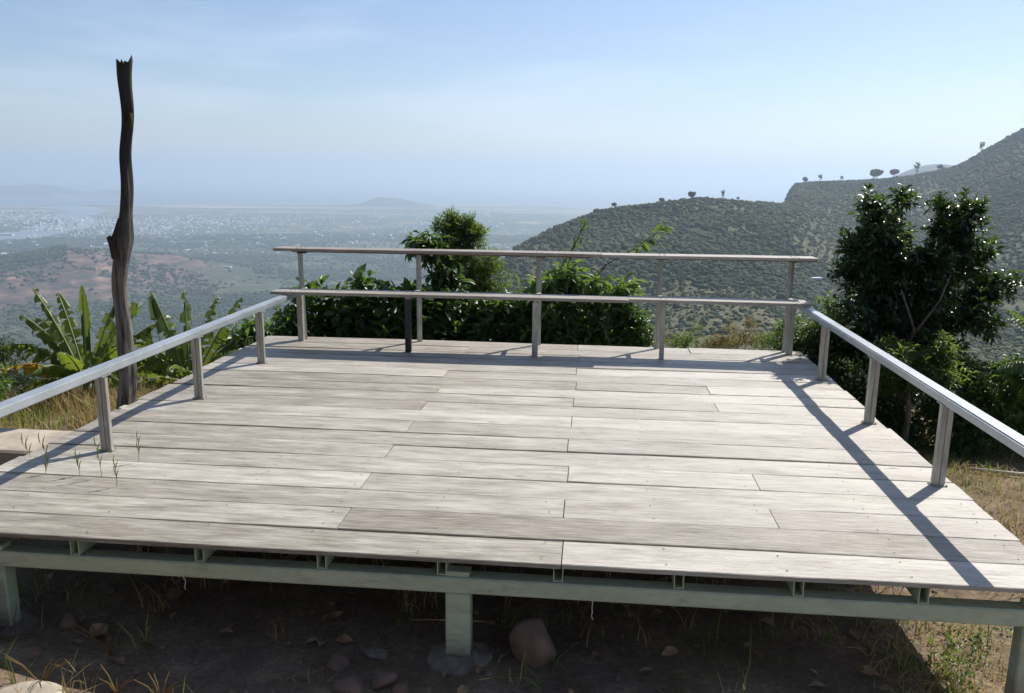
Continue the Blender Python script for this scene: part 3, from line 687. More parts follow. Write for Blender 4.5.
# back posts
for i, (a, b) in enumerate(((.415, 4.46), (1.55, 4.50), (2.70, 4.52), (3.83, 4.54), (5.02, 4.55))):
    lean = .015 if i == 0 else 0
    MB().tube([(a - lean, b, .852), (a, b, -.01)], .026, 4).build('tall_back_post', M_post, deck)
    MB().box(a - .03, a + .055, b - .05, b + .02, .843, .852).build('bracket', M_darkpost, deck)
for i, (a, b) in enumerate(((.41, 4.38), (1.545, 4.03), (2.705, 4.03), (3.835, 4.05), (5.03, 4.43))):
    w = .026 if i != 3 else .02
    mt = M_darkpost if i == 1 else M_post  # second bench post gets the darker material
    o = MB().box(a - w, a + w, b - .025, b + .025, -.01, .488).build('bench_post', mt, deck, bevel=.002)
    if i == 1: o['label'] = 'dark bench post'
# short bearers from bench posts back to the tall posts
for a, b0, b1 in ((.44, 3.96, 4.44), (1.545, 3.98, 4.48), (2.705, 3.98, 4.50), (3.835, 4.0, 4.52), (5.02, 4.1, 4.52)):
    MB().box(a - .018, a + .018, b0 + .03, b1, .4885, .5085).build('bearer', M_post, deck)
def plank_run(name, splits, b, wb, z, th, skew=0):
    out = []
    for k in range(len(splits) - 1):
        a0, a1 = splits[k] + (.002 if k else 0), splits[k + 1] - (.002 if k < len(splits) - 2 else 0)
        dz = -.004 * k; bb = b + skew * (a0 + a1) / 2 / W
        out.append(board(a0, a1, bb - wb / 2, bb + wb / 2, z + dz, name, M_plank, th=th))
    return out
plank_run('bench_plank', [.285, 3.53, 5.09], 4.04, .24, .536, .027, .15)
plank_run('top_rail_plank', [.17, 3.28, 5.215], 4.46, .21, .893, .026, .06)
bolts(deck, [(a + d, b + e, z) for (b, z, xs_) in ((4.46, .892, (.415, 1.55, 2.70, 3.83, 5.02)), (4.06, .535, (.44, 1.545, 2.705, 3.835, 4.98))) for a in xs_ for d in (-.02, .025) for e in (-.05, .05)], .006, .004)
MB().box(.33, 3.2, 4.42, 4.50, .853, .8665).build('rail_batten', M_redwood, deck); MB().box(3.26, 5.22, 4.45, 4.53, .853, .862).build('rail_batten', M_redwood, deck)
# bits of twine hanging from the front beam
for a, ln in ((1.42, .035), (3.24, .06)):
    q = [dk(a, .036, -.20)]
    pts = [(q[0][0] + random.uniform(-.004, .004), q[0][1] - .004, -.125 - i * (ln + .08) / 8) for i in range(9)]
    o = MB().tube(pts, .0022, 5).build('twine', M_string); tag(o, 'scrap of pale twine tied over the front beam ' + ('left of' if a < 2 else 'right of') + ' the middle green post', 'string')

# ------------------------------------------------------------------ dead pole
root = empty('dead_tree_pole', (-2.93, 6.1, -.55)); tag(root, 'tall bare dead trunk with a charred top standing beside the left railing', 'dead trunk')
def knurl(pts, rad, n, amp, seed):
    V = []; F = []; pts = [Vector(p) for p in pts]
    for i, p in enumerate(pts):
        for k in range(n):
            t_ = 2 * math.pi * k / n
            q = rad[i] * (1 + amp * float(fbm(np.array(math.cos(t_) * 1.6 + seed), np.array(p.z * 1.3 + math.sin(t_) * 1.6), seed, 3)) * 2 + .05 * math.sin(t_ * 5 + p.z))
            V.append((p.x + q * math.cos(t_), p.y + q * math.sin(t_), p.z))
    for i in range(len(pts) - 1):
        for k in range(n): F.append((i * n + k, i * n + (k + 1) % n, (i + 1) * n + (k + 1) % n, (i + 1) * n + k))
    return V, F
zs = [(-.65, -2.97), (-.18, -2.964), (.25, -2.948), (.62, -2.952), (.945, -2.934), (1.13, -2.883), (1.386, -2.837), (1.8, -2.80), (2.38, -2.757)]
zz = np.linspace(-.65, 2.36, 90); xx = np.interp(zz, [a for a, b in zs], [b for a, b in zs])
for k_ in range(6): xx[1:-1] = (xx[:-2] + 2 * xx[1:-1] + xx[2:]) / 4
rd = np.interp(zz, [-.65, -.18, .25, .62, .95, 1.12, 1.3, 1.8, 2.15, 2.4], [.076, .068, .062, .053, .060, .064, .043, .037, .041, .052])
V1, F1 = knurl([(x + 2.93 + .008 * math.sin(z * 7) + .006 * math.sin(z * 13 + 1), .02 * math.sin(z * 2), z + .55) for x, z in zip(xx, zz)], rd, 28, .28, 3)
n0 = len(V1) - 28
for k in range(28): V1[n0 + k] = (V1[n0 + k][0], V1[n0 + k][1], V1[n0 + k][2] + random.uniform(-.03, .012) + (.045 if k in (0, 1, 27) else 0))
V1.append((.17, 0, 2.84)); F1 += [(n0 + k, n0 + (k + 1) % 28, len(V1) - 1) for k in range(28)]
M_pole2, nt, bs, out = new_mat('charred_trunk')
ob_ = mapping(nt, 'Object', (9, 9, .9)); n_a = noise(nt, ob_, 3, 7, .7); sp = nt.nodes.new('ShaderNodeSeparateXYZ'); nt.links.new(mapping(nt), sp.inputs[0])
grey = ramp(nt, n_a, [(.32, (.035, .028, .024)), (.47, (.15, .13, .112)), (.68, (.30, .265, .23))]).outputs[0]
blk = ramp(nt, n_a, [(.35, (.006, .005, .005)), (.7, (.05, .042, .036))]).outputs[0]
hf = math_(nt, 'ADD', math_(nt, 'MULTIPLY', sp.outputs[2], .45), math_(nt, 'MULTIPLY', noise(nt, mapping(nt, 'Object', (3, 3, 1)), 2, 4), .5))
hf = ramp(nt, math_(nt, 'MULTIPLY', hf, .5), [(.42, (0, 0, 0)), (.58, (1, 1, 1))]).outputs[0]
ck = ramp(nt, noise(nt, mapping(nt, 'Object', (26, 26, 1.6)), 1.6, 5, .6), [(.36, (1, 1, 1)), (.43, (0, 0, 0))]).outputs[0]
grey = mixc(nt, math_(nt, 'MULTIPLY', ck, .85), grey, (.012, .010, .009))
nt.links.new(mixc(nt, hf, grey, blk), bs.inputs['Base Color']); bs.inputs['Roughness'].default_value = .85; bump(nt, bs, n_a, 1.0, .04)
mesh_obj('trunk', V1, F1, M_pole2, root, smooth=True)
m = MB(); m.tube([(.0, 0, 1.52), (-.03, -.01, 1.62), (-.062, -.015, 1.67)], [.055, .036, .016], 9); m.tube([(-.02, 0, 1.63), (.03, 0, 1.80)], [.036, .016], 9)
m.build('knot', M_char, root, smooth=True)
m = MB(); m.tube([(.145, -.02, 2.42), (.18, -.05, 2.48), (.195, -.05, 2.55)], [.024, .019, .012], 8); m.build('branch_stub', M_char, root, smooth=True)

# ------------------------------------------------------------------ leaves
LEAFV = np.array([(0, 0, 0), (-.36, .28, .10), (0, .28, 0), (.36, .28, .10), (-.46, .62, .07), (0, .62, -.04), (.46, .62, .07), (0, 1, -.20)])
LEAFF = [(0, 2, 1), (0, 3, 2), (1, 2, 5, 4), (2, 3, 6, 5), (4, 5, 7), (5, 6, 7)]
def leaf_cloud(pos, dirs, nors, length, width, var):
    n = len(pos); d = dirs / np.linalg.norm(dirs, axis=1)[:, None]
    s = np.cross(d, nors); s /= np.maximum(np.linalg.norm(s, axis=1), 1e-6)[:, None]; u = np.cross(s, d)
    T = LEAFV
    V = pos[:, None] + s[:, None] * (T[None, :, 0:1] * width[:, None, None]) + d[:, None] * (T[None, :, 1:2] * length[:, None, None]) + u[:, None] * (T[None, :, 2:3] * length[:, None, None])
    F = []
    tri = np.array([(0, 2, 1), (0, 3, 2), (1, 2, 5), (1, 5, 4), (2, 3, 6), (2, 6, 5), (4, 5, 7), (5, 6, 7)])
    F = (tri[None] + (np.arange(n) * 8)[:, None, None]).reshape(-1, 3)
    return V.reshape(-1, 3), F, np.repeat(var, 8)
def crown(blobs, nspr, leaf, k=6, droop=.2, up=.5, shell=.55, twig=.12, lw=.42, young=.25, seedvar=None, spread=.9):
    """sprigs spread through ellipsoid clumps: blobs (x,y,z,rx,ry,rz,weight)"""
    B = np.array(blobs, float); w = B[:, 3] * B[:, 4] * B[:, 5]; w = w ** .75 * B[:, 6]; ch = rng.choice(len(B), nspr, p=w / w.sum()); b = B[ch]
    u = rng.normal(0, 1, (nspr, 3)); u /= np.linalg.norm(u, axis=1)[:, None]
    q = shell + (1 - shell) * rng.random(nspr) ** .6; q *= np.where(rng.random(nspr) < .25, rng.random(nspr), 1)
    lump = 1 + fbm(u[:, 0] * 2.3 + ch * 7, u[:, 1] * 2.3 + u[:, 2] * 2.9, 5, 3) * 1.1
    p = b[:, :3] + u * b[:, 3:6] * (q * lump)[:, None]
    sd = u + np.array([0, 0, up]) + rng.normal(0, .45, (nspr, 3)); sd /= np.linalg.norm(sd, axis=1)[:, None]
    P = []; D = []; NN = []; L = []; Wd = []; Vr = []
    tone = np.clip(.35 + rng.normal(0, .14, nspr) + fbm(p[:, 0] * 3, p[:, 2] * 3, 9, 2) * .5, 0, 1)
    yg = rng.random(nspr) < young * (q > .8)
    for i in range(k):
        f = (i + .5) / k; ang = i * 2.4 + rng.random(nspr) * 1.0
        a = np.cross(sd, np.array([.3, .2, 1.])); a /= np.linalg.norm(a, axis=1)[:, None]; c = np.cross(sd, a)
        rad_ = a * np.cos(ang)[:, None] + c * np.sin(ang)[:, None]
        dd = rad_ * spread + sd * (.35 + .6 * f) + rng.normal(0, .15, (nspr, 3)) + np.array([0, 0, -droop])
        P.append(p + sd * (twig * (f - .5))[..., None] if np.ndim(twig) else p + sd * twig * (f - .5)); D.append(dd)
        NN.append(np.array([0, 0, 1.]) + rng.normal(0, .35, (nspr, 3)) + u * .3)
        l = leaf * rng.uniform(.65, 1.15, nspr) * (1 - .25 * (i == k - 1)); L.append(l); Wd.append(l * lw * rng.uniform(.85, 1.15, nspr))
        Vr.append(np.clip(tone + rng.normal(0, .08, nspr) + np.where(yg & (i >= k - 3), .42, 0), 0, 1))
    return leaf_cloud(np.vstack(P), np.vstack(D), np.vstack(NN), np.concatenate(L), np.concatenate(Wd), np.concatenate(Vr))
def clumpify(blobs, m=4, k=.56):
    out = []
    for b in blobs:
        b = list(b)
        out.append((b[0], b[1], b[2] - b[5] * .1, b[3] * .78, b[4] * .8, b[5] * .76, b[6]))
        for i in range(m):
            t = 2 * math.pi * (i + rng.random() * .8) / m; e = rng.uniform(.55, .85)
            out.append((b[0] + math.cos(t) * b[3] * e, b[1] + rng.uniform(-.6, .3) * b[4], b[2] + math.sin(t) * b[5] * e, b[3] * k * rng.uniform(.6, 1.1), b[4] * k, b[5] * k * rng.uniform(.6, 1.1), b[6]))
    return out
def plant(name, base, label, cat, blobs, nspr, leaf, mat, limbs=True, group=None, trunk_r=.03, bark=None, nl=7, extra=None, fol='foliage', trunk_pts=None, **kw):
    root = empty(name, base); tag(root, label, cat, group); b = Vector(base)
    if name in ('leafy_tree', 'shrub', 'broadleaf_shrub', 'long_leaved_shrub', 'leafy_shrub', 'conical_tree'): blobs0 = blobs; cb = clumpify(blobs)
    else: cb = blobs
    V, F, vr = crown(cb, nspr, leaf, **kw)
    if extra: 
        for (V2, F2, v2) in extra: F = np.vstack([F, F2 + len(V)]); V = np.vstack([V, V2]); vr = np.concatenate([vr, v2])
    mesh_obj(fol, V - np.array(base), F, mat, root, attrs={'var': vr})
    m = MB()
    B = sorted(blobs, key=lambda q: q[2])
    top = Vector(B[0][:3]); mid = b.lerp(top, .6)
    if trunk_pts: 
        m.tube([Vector(p) - b for p in trunk_pts], np.linspace(trunk_r, trunk_r * .6, len(trunk_pts)), 9); mid = Vector(trunk_pts[-1])
    else: m.tube([Vector((0, 0, -.15)), (mid - b) * .5 + Vector((.03, .02, 0)), mid - b], [trunk_r, trunk_r * .85, trunk_r * .7], 9)
    for i in range(nl if limbs else 0):
        t = Vector(blobs[i % len(blobs)][:3]) + Vector(rng.normal(0, .05, 3)) * .8
        c1 = mid.lerp(t, .45) + Vector(rng.normal(0, .05, 3))
        m.tube([mid - b, c1 - b, t - b], [trunk_r * .5, trunk_r * .33, trunk_r * .12], 6)
        for j in range(3):
            e = t + Vector(rng.normal(0, .05, 3)); m.tube([c1.lerp(t, .4 + .2 * j) - b, e - b], [trunk_r * .2, trunk_r * .08], 5)
    m.build('trunk' if cat == 'tree' else 'stem', bark or M_bark, root, smooth=True)
    return root
def gz(x, y): return float(HT(x, y))

# big dark tree, right
by = 7.5
blobs = [(3.31, by, 1.28, .21, .24, .25, 1.5), (3.25, by, 1.0, .32, .32, .20, 1.2), (3.63, by, .88, .17, .2, .16, 1.1), (3.10, by - .05, .80, .18, .24, .12, 1.1), (3.5, by, .83, .30, .35, .24, 1.1), (4.0, by, 1.28, .18, .2, .26, 1.7),
         (3.96, by, .92, .27, .3, .26, 1.2), (3.45, by, .48, .44, .42, .36, 1.1), (4.10, by, .5, .36, .36, .30, 1.1), (4.45, by + .05, .62, .24, .24, .13, 1.6), (3.08, by, 1.0, .13, .15, .09, 1.4), (4.22, by, .95, .15, .2, .12, 1.2), (3.50, by, 1.12, .11, .12, .10, 1.2), (4.3, by, .35, .2, .2, .12, 1), (3.85, by + .05, .15, .42, .38, .30, 1), (3.42, by, .08, .36, .36, .28, .9),
         (3.72, by + .35, -.25, .42, .35, .3, .8)]
plant('shrub', (2.95, 7.75, gz(2.95, 7.75)), 'rounded olive green shrub between the deck corner posts and the big twin-topped tree', 'shrub',
      [(3.02, 7.7, .30, .18, .22, .18, 1.1), (2.88, 7.75, .08, .26, .26, .22, 1.1), (3.05, 7.75, -.15, .34, .3, .25, 1), (2.8, 7.7, -.25, .28, .26, .2, 1), (3.1, 7.7, -.42, .45, .3, .2, 1)], 1500, .055, L_cone, trunk_r=.03, nl=8, k=6, young=.25, lw=.40)
tr = [(3.66, 7.4, gz(3.66, 7.4) - .1), (3.64, 7.4, -.5), (3.60, 7.38, -.2), (3.55, 7.38, .1)]
extra_m = None
plant('leafy_tree', (3.66, 7.4, gz(3.66, 7.4)), 'big twin-topped dark glossy tree beyond the right railing', 'tree', blobs, 2400, .086, L_dark, trunk_r=.05, nl=15, trunk_pts=tr, k=7, droop=.1, up=.7, young=.30, lw=.44, shell=.4, spread=.8)
bt = bpy.data.objects['leafy_tree']; bb = Vector(bt.location)
for nm_, pp in (('limb', [(3.58, 7.3, .05), (3.55, 7.12, .3), (3.44, 7.06, .50), (3.36, 7.04, .66)]), ('limb', [(3.56, 7.3, .1), (3.60, 7.1, .35), (3.70, 7.04, .56), (3.76, 7.02, .80)])):
    MB().tube([Vector(p) - bb for p in pp], [.016, .012, .008, .005], 7).build(nm_, M_bark, bt, smooth=True)
# paler slender tree in front of its trunk and leafy shrubs around
plant('small_tree', (3.38, 6.75, gz(3.38, 6.75)), 'slender young tree with yellowish green leaves in front of the big tree trunk', 'tree',
      [(3.22, 6.75, .12, .20, .2, .13, 1), (3.50, 6.75, .08, .17, .2, .12, 1), (3.62, 6.7, .18, .08, .1, .14, 1.4), (3.32, 6.8, -.12, .24, .2, .12, .7), (3.68, 6.85, -.08, .2, .2, .16, .8)], 420, .075, L_cone, trunk_r=.028, nl=8, k=7, droop=.0, up=1.0, young=.4, lw=.26,
      trunk_pts=[(3.38, 6.75, -.75), (3.40, 6.75, -.4), (3.37, 6.74, -.15)])
plant('shrub', (4.10, 7.15, gz(4.1, 7.15)), 'upright bright green shrub right of the big tree, behind the right rail', 'shrub',
      [(3.90, 7.1, -.02, .12, .15, .20, 1.3), (4.02, 7.1, -.22, .22, .22, .22, 1), (4.25, 7.15, -.2, .2, .2, .18, 1), (4.05, 7.1, -.5, .38, .3, .22, 1), (4.38, 7.1, -.42, .22, .25, .2, .9), (4.2, 6.95, -.62, .4, .22, .12, 1)], 900, .075, L_lite, trunk_r=.02, nl=8, k=6, droop=.0, up=.9, young=.35, lw=.40)
plant('shrub', (4.75, 7.2, gz(4.75, 7.2)), 'dark shrub cut by the right edge of the photo under the banana frond', 'shrub',
      [(4.62, 7.3, -.2, .2, .25, .22, 1), (4.85, 7.3, -.35, .3, .3, .3, 1), (4.6, 7.0, -.6, .35, .25, .16, 1)], 560, .07, L_mid, trunk_r=.02, nl=6, k=6, young=.3, lw=.36)
plant('shrub', (3.0, 7.3, gz(3.0, 7.3)), 'shadowed dark undergrowth between the deck corner and the big tree trunk', 'shrub',
      [(2.95, 7.5, -.35, .35, .3, .3, 1), (3.3, 7.3, -.55, .35, .25, .2, 1), (2.85, 7.7, -.1, .25, .3, .3, 1), (3.7, 7.6, -.55, .4, .3, .22, 1)], 800, .07, L_dark, trunk_r=.02, nl=6, k=6, young=.15, lw=.40)
plant('shrub', (3.75, 7.0, gz(3.75, 7.0)), 'low weedy shrub at the foot of the big tree behind the right rail post', 'shrub',
      [(3.6, 7.05, -.62, .3, .25, .12, 1), (3.95, 6.9, -.66, .35, .2, .1, 1)], 260, .06, L_mid, trunk_r=.012, nl=4, k=6, young=.3, lw=.34)

# shrubs behind the deck
plant('conical_tree', (-.66, 9.8, gz(-.66, 9.8)), 'dense cone-topped small tree rising above the back railing left of centre', 'tree',
      [(-.66, 9.7, 1.0, .24, .15, .15, 1.6), (-.5, 9.7, .93, .16, .15, .14, 1.4), (-.62, 9.7, .86, .36, .22, .17, 1.4), (-.58, 9.7, .64, .42, .25, .2, 1.2), (-.50, 9.7, .42, .42, .3, .25, 1), (-.42, 9.75, .14, .36, .3, .25, 1), (-.6, 9.8, -.2, .45, .3, .3, .8)], 2300, .062, L_cone, trunk_r=.04, nl=0, k=7, droop=-.15, up=1.2, young=.45, lw=.22, spread=.7, shell=.35)
plant('broadleaf_shrub', (-.95, 9.35, gz(-.95, 9.35)), 'drooping large-leaved branch leaning left from the cone-topped tree', 'shrub',
      [(-1.05, 9.4, .80, .13, .12, .10, 1.4), (-.85, 9.4, .76, .14, .14, .12, 1.2), (-.75, 9.4, .55, .15, .15, .15, .8), (-.8, 9.35, .25, .25, .2, .22, .8), (-.55, 9.3, .05, .35, .2, .2, 1), (-.5, 9.3, -.2, .4, .2, .2, 1)], 420, .15, L_mid, trunk_r=.02, nl=7, k=6, droop=.75, up=.2, lw=.34, twig=.2)
plant('broadleaf_shrub', (-1.75, 9.2, gz(-1.75, 9.2)), 'dark shrub with big glossy oval leaves filling the left half behind the bench', 'shrub',
      [(-2.2, 9.1, .30, .16, .2, .07, .5), (-1.72, 9.1, .42, .12, .15, .08, .6), (-1.9, 9.1, .22, .22, .2, .08, .5), (-1.25, 9.1, .27, .22, .2, .09, .5), (-2.3, 9.1, .0, .25, .2, .15, .7), (-1.9, 9.1, .03, .35, .25, .18, .8), (-1.35, 9.1, .03, .4, .25, .2, 1), (-.95, 9.1, .1, .3, .25, .22, 1),
       (-2.1, 9.0, -.25, .45, .2, .2, 1), (-1.5, 9.0, -.25, .45, .2, .2, 1), (-.9, 9.0, -.25, .4, .2, .2, 1)], 620, .165, L_mid, trunk_r=.025, nl=11, k=6, droop=.05, up=.35, lw=.52, twig=.2, young=.12)
plant('leafy_shrub', (-2.65, 8.7, gz(-2.65, 8.7)), 'loose light green shrub beyond the deck back left corner', 'shrub',
      [(-2.75, 8.7, -.05, .15, .2, .10, 1), (-2.95, 8.6, -.18, .22, .2, .14, 1), (-2.55, 8.8, -.15, .22, .2, .16, 1), (-2.75, 8.6, -.38, .4, .2, .14, 1), (-2.35, 8.9, -.1, .2, .2, .18, 1)], 330, .12, L_lite, trunk_r=.015, nl=7, k=5, droop=.2, up=.3, lw=.42, twig=.18, young=.2)
plant('broadleaf_shrub', (-.05, 9.1, gz(-.05, 9.1)), 'low dark glossy shrub behind the middle of the bench', 'shrub',
      [(-.25, 9.1, .18, .16, .2, .10, .8), (-.05, 9.1, -.05, .4, .25, .2, 1), (-.3, 9.1, -.25, .4, .2, .2, 1), (.1, 9.1, -.3, .4, .2, .2, 1)], 380, .13, L_mid, trunk_r=.02, nl=7, k=6, droop=.1, up=.35, lw=.46, twig=.17)
plant('long_leaved_shrub', (.62, 9.25, gz(.62, 9.25)), 'bright shrub with long drooping leaves right of the middle back post', 'shrub',
      [(.32, 9.2, .40, .16, .2, .09, 1), (.62, 9.2, .44, .18, .2, .10, 1), (.92, 9.2, .40, .16, .2, .10, 1), (1.2, 9.2, .34, .14, .2, .08, 1.1), (.1, 9.2, .20, .16, .2, .10, .6), (.5, 9.2, .18, .3, .2, .14, .8), (.95, 9.2, .2, .22, .2, .12, .6), (.4, 9.2, -.1, .4, .2, .2, 1), (.85, 9.2, -.1, .2, .2, .2, 1), (.6, 9.1, -.32, .4, .2, .15, 1)], 290, .19, L_lite, trunk_r=.022, nl=10, k=6, droop=.55, up=.2, lw=.29, twig=.25, young=.25)

# its two long shoots
def shoot(name, label, pts, leaf, n, mat, up=.1):
    pts = [Vector(p) for p in pts]; b = pts[0]; root = empty(name, b); tag(root, label, 'branch')
    MB().tube([p - b for p in pts], np.linspace(.009, .003, len(pts)), 6).build('stem', M_bark, root)
    P = []; D = []
    for i in range(n):
        f = .45 + .55 * (i + rng.random()) / n; g = f * (len(pts) - 1); j = min(int(g), len(pts) - 2); P.append(pts[j].lerp(pts[j + 1], g - j)); d = (pts[j + 1] - pts[j]).normalized() + Vector(rng.normal(0, .6, 3)) + Vector((0, 0, -.6)); D.append(d)
    P = np.array(P) - np.array(b); D = np.array(D); L = rng.uniform(.6, 1.1, n) * leaf
    V, F, v = leaf_cloud(P, D, np.tile([0, 0, 1.], (n, 1)) + rng.normal(0, .4, (n, 3)), L, L * .3, rng.uniform(.3, .9, n)); mesh_obj('foliage', V, F, mat, root, attrs={'var': v})
shoot('arching_shoot', 'long bare shoot with bright leaves rising right above the top rail', [(.72, 9.25, .2), (1.05, 9.2, .62), (1.35, 9.2, .80), (1.56, 9.2, .95), (1.68, 9.2, 1.04)], .15, 26, L_lite)
shoot('arching_shoot', 'short leafy shoot rising straight up left of the longer arching one', [(.45, 9.25, .2), (.55, 9.22, .6), (.68, 9.2, .82), (.80, 9.2, 1.08)], .12, 22, L_mid)
plant('round_shrub', (1.28, 9.2, gz(1.28, 9.2)), 'compact dark round shrub with small leaves behind the fourth back post', 'shrub',
      [(1.28, 9.2, .0, .22, .22, .17, 1), (1.15, 9.2, -.2, .25, .22, .18, 1), (1.42, 9.2, -.2, .22, .22, .18, 1)], 700, .075, L_mid, trunk_r=.02, nl=6, k=6, droop=.1, up=.5, lw=.42, young=.15)
plant('low_shrub', (.85, 9.05, gz(.85, 9.05)), 'low yellow-green broad-leaved plant at the deck back edge right of centre', 'shrub',
      [(.55, 9.0, -.28, .25, .15, .12, 1), (.85, 9.0, -.3, .25, .15, .1, 1), (1.0, 9.0, -.15, .15, .15, .12, 1)], 170, .12, L_lite, trunk_r=.012, nl=4, k=5, droop=.1, up=.4, lw=.45)
for i, (x, y, h, lab) in enumerate(((2.15, 12.2, .32, 'rusty orange weed clump nearest the round dark shrub'), (2.75, 12.4, .40, 'yellow-green weed clump beyond the deck between two orange ones'), (3.2, 12.2, .45, 'orange-tinged weed clump in the middle of the gap beyond the deck'), (3.62, 12.5, .5, 'tallest russet weed clump left of the corner post'), (4.1, 12.6, .35, 'olive weed clump just left of the deck corner posts'))):
    z = -.95
    plant('weed_clump', (x, y, gz(x, y)), lab, 'weed', [(x, y, z + h * .2, .24, .2, .10, 1), (x + .08, y, z + h * .65, .09, .12, .12, .8), (x - .18, y, z, .2, .2, .10, 1)], 110, .07, L_orange if i in (0, 2, 3) else L_cone, trunk_r=.01, nl=5, k=6, droop=-.1, up=1.2, lw=.25, young=.4)
plant('feathery_shrub', (-5.2, 8.15, gz(-5.2, 8.15)), 'dark feathery shrub at the left edge of the photo', 'shrub', [(-5.2, 8.1, -.25, .28, .2, .2, 1), (-5.45, 8.1, -.3, .3, .2, .22, 1), (-5.0, 8.0, -.5, .3, .2, .12, 1)], 700, .05, L_dark, trunk_r=.015, nl=6, k=7, droop=-.2, up=.8, lw=.16, young=.1)
plant('leafy_shrub', (-4.95, 7.5, gz(-4.95, 7.5)), 'bright green shrub low at the left edge above the rail', 'shrub', [(-5.05, 7.5, -.30, .25, .2, .12, 1), (-4.85, 7.3, -.42, .22, .2, .1, 1), (-5.15, 7.3, -.5, .3, .2, .12, 1)], 360, .07, L_lite, trunk_r=.012, nl=5, k=6, droop=0, up=.7, lw=.34, young=.4)

# ------------------------------------------------------------------ banana plants
def banana_leaf(b, az, el, L, Wd, bend, seed, tear=.5, fold=.35, twist=0):
    rs = np.random.default_rng(seed); n = 44; b = Vector(b)
    d = Vector((math.cos(az) * math.cos(el), math.sin(az) * math.cos(el), math.sin(el))); side = Vector((-math.sin(az), math.cos(az), 0))
    sd2 = d.cross(Vector((0, 1, 0))).normalized(); sd2 = sd2 if sd2.dot(side) >= 0 else -sd2
    side = (side * .45 + sd2 * .8).normalized(); side = (side - d * side.dot(d)).normalized()
    if twist: side = (Matrix.Rotation(twist, 3, d) @ side)
    pts = [b]; dirs = [d]; p = b.copy()
    for i in range(n):
        d = (d + Vector((0, 0, -1)) * bend / n * (0.3 + 1.8 * i / n)).normalized(); p = p + d * L / n; pts.append(p.copy()); dirs.append(d.copy())
    V = []; F = []; var = []; al = []
    st = int(n * .16)
    for s in (-1, 1):
        i = st
        while i < n:
            g = int(rs.integers(2, 7)) if rs.random() < tear * 1.35 else int(rs.integers(6, 12)); j = min(i + g, n)
            fo = fold + abs(rs.normal(0, .35)) * (tear > .2) + (rs.random() < .25 * tear) * .7; sw = rs.normal(0, .13); base = len(V); k0 = 0
            vv = float(np.clip(.5 + rs.normal(0, .28), 0, 1))
            for k in range(i, j + 1):
                t = (k - st) / (n - st); w = Wd / 2 * max(.02, math.sin(math.pi * min(1, t ** .62 * .97 + .02)) ** .55)
                sd = dirs[k].cross(side).normalized() * -1; sdir = side * s
                gap = (.016 if k == i else -.016 if k == j else 0) * (2 if tear > .3 else 0)
                for q, ang in ((.0, 0), (.4, fo * .6), (.75, fo), (1.0, fo * 1.5)):
                    off = sdir * math.cos(ang) - abs(1) * sd * -math.sin(ang)
                    off = (sdir * math.cos(ang) + Vector((0, 0, -1)) * math.sin(ang) * .8 + dirs[k] * (.28 + sw * q))
                    V.append(pts[k] + off * (w * q) + dirs[k] * gap * q + Vector((0, 0, rs.normal(0, .002))) ); var.append(vv); al.append(k / n)
            m_ = j - i + 1
            for a in range(m_ - 1):
                for c in range(3): F.append((base + a * 4 + c, base + a * 4 + c + 1, base + (a + 1) * 4 + c + 1, base + (a + 1) * 4 + c))
            i = j
    return V, F, var, al, pts
def banana_plant(base, ztop, leaves, label):
    root = empty('banana_plant', base); tag(root, label, 'banana plant'); b = Vector(base); h = ztop - base[2]
    m = MB(); m.tube([(0, 0, -.2), (.01, 0, h * .5), (0, 0, h)], [.075, .06, .04], 12); m.build('pseudostem', M_stem, root, smooth=True)
    for i, lf in enumerate(leaves):
        az, el, L, Wd, bend, tear, kind = lf[:7]; tw = lf[7] if len(lf) > 7 else 0
        V, F, var, al, pts = banana_leaf((.02 * math.cos(R(az)), .02 * math.sin(R(az)), h - .02), R(az), R(el), L, Wd * 1.3, bend, hash_(base, i), tear, twist=R(tw))
        o = mesh_obj('leaf', V, F, {'g': L_banana, 'y': L_yellow}[kind], root, attrs={'var': var, 'along': al}, smooth=True)
        if kind == 'y': o['label'] = 'withered yellow leaf'
        MB().tube(pts[::4], np.linspace(.013, .003, len(pts[::4])), 6).build('midrib', M_midrib, o, smooth=True)
def hash_(b, i): return int(abs(b[0] * 1000)) + i * 17
# azimuth: 0 = right, 90 = away, 180 = left, 270 = toward the viewer
banana_plant((-4.28, 8.0, gz(-4.28, 8.0)), -.48, [
    (165, 66, 1.08, .21, .45, .75, 'g', 20), (100, 84, .98, .14, .05, .25, 'g'), (15, 62, .95, .24, .25, .5, 'g', 20), (178, 45, .95, .22, 1.0, .7, 'g', 10), (200, 38, .9, .2, 1.25, .7, 'y'),
    (30, 38, .85, .24, .7, .5, 'g', -10), (330, 30, .75, .2, 1.4, .7, 'g'), (150, 55, 1.0, .22, .9, .6, 'g'), (215, 25, .75, .2, 1.5, .7, 'g'), (350, 55, .85, .2, 1.1, .6, 'g'), (270, 60, .6, .2, .9, .2, 'g'), (235, 15, .5, .16, 1.4, .6, 'y'), (60, 60, 1.0, .2, .8, .4, 'g'), (172, 58, .95, .2, .7, .8, 'g', 30), (20, 50, .9, .18, .5, .8, 'g', 30), (160, 30, .8, .2, 1.2, .8, 'g'), (182, 50, .98, .2, 1.3, .8, 'g'), (5, 45, .9, .2, 1.3, .9, 'g'), (140, 68, 1.0, .2, .6, .7, 'g'), (40, 72, 1.0, .2, .5, .6, 'g'), (250, 50, .7, .2, 1.4, .5, 'g')],
    'leftmost banana plant with a tall lit leaf and one yellow withered leaf')
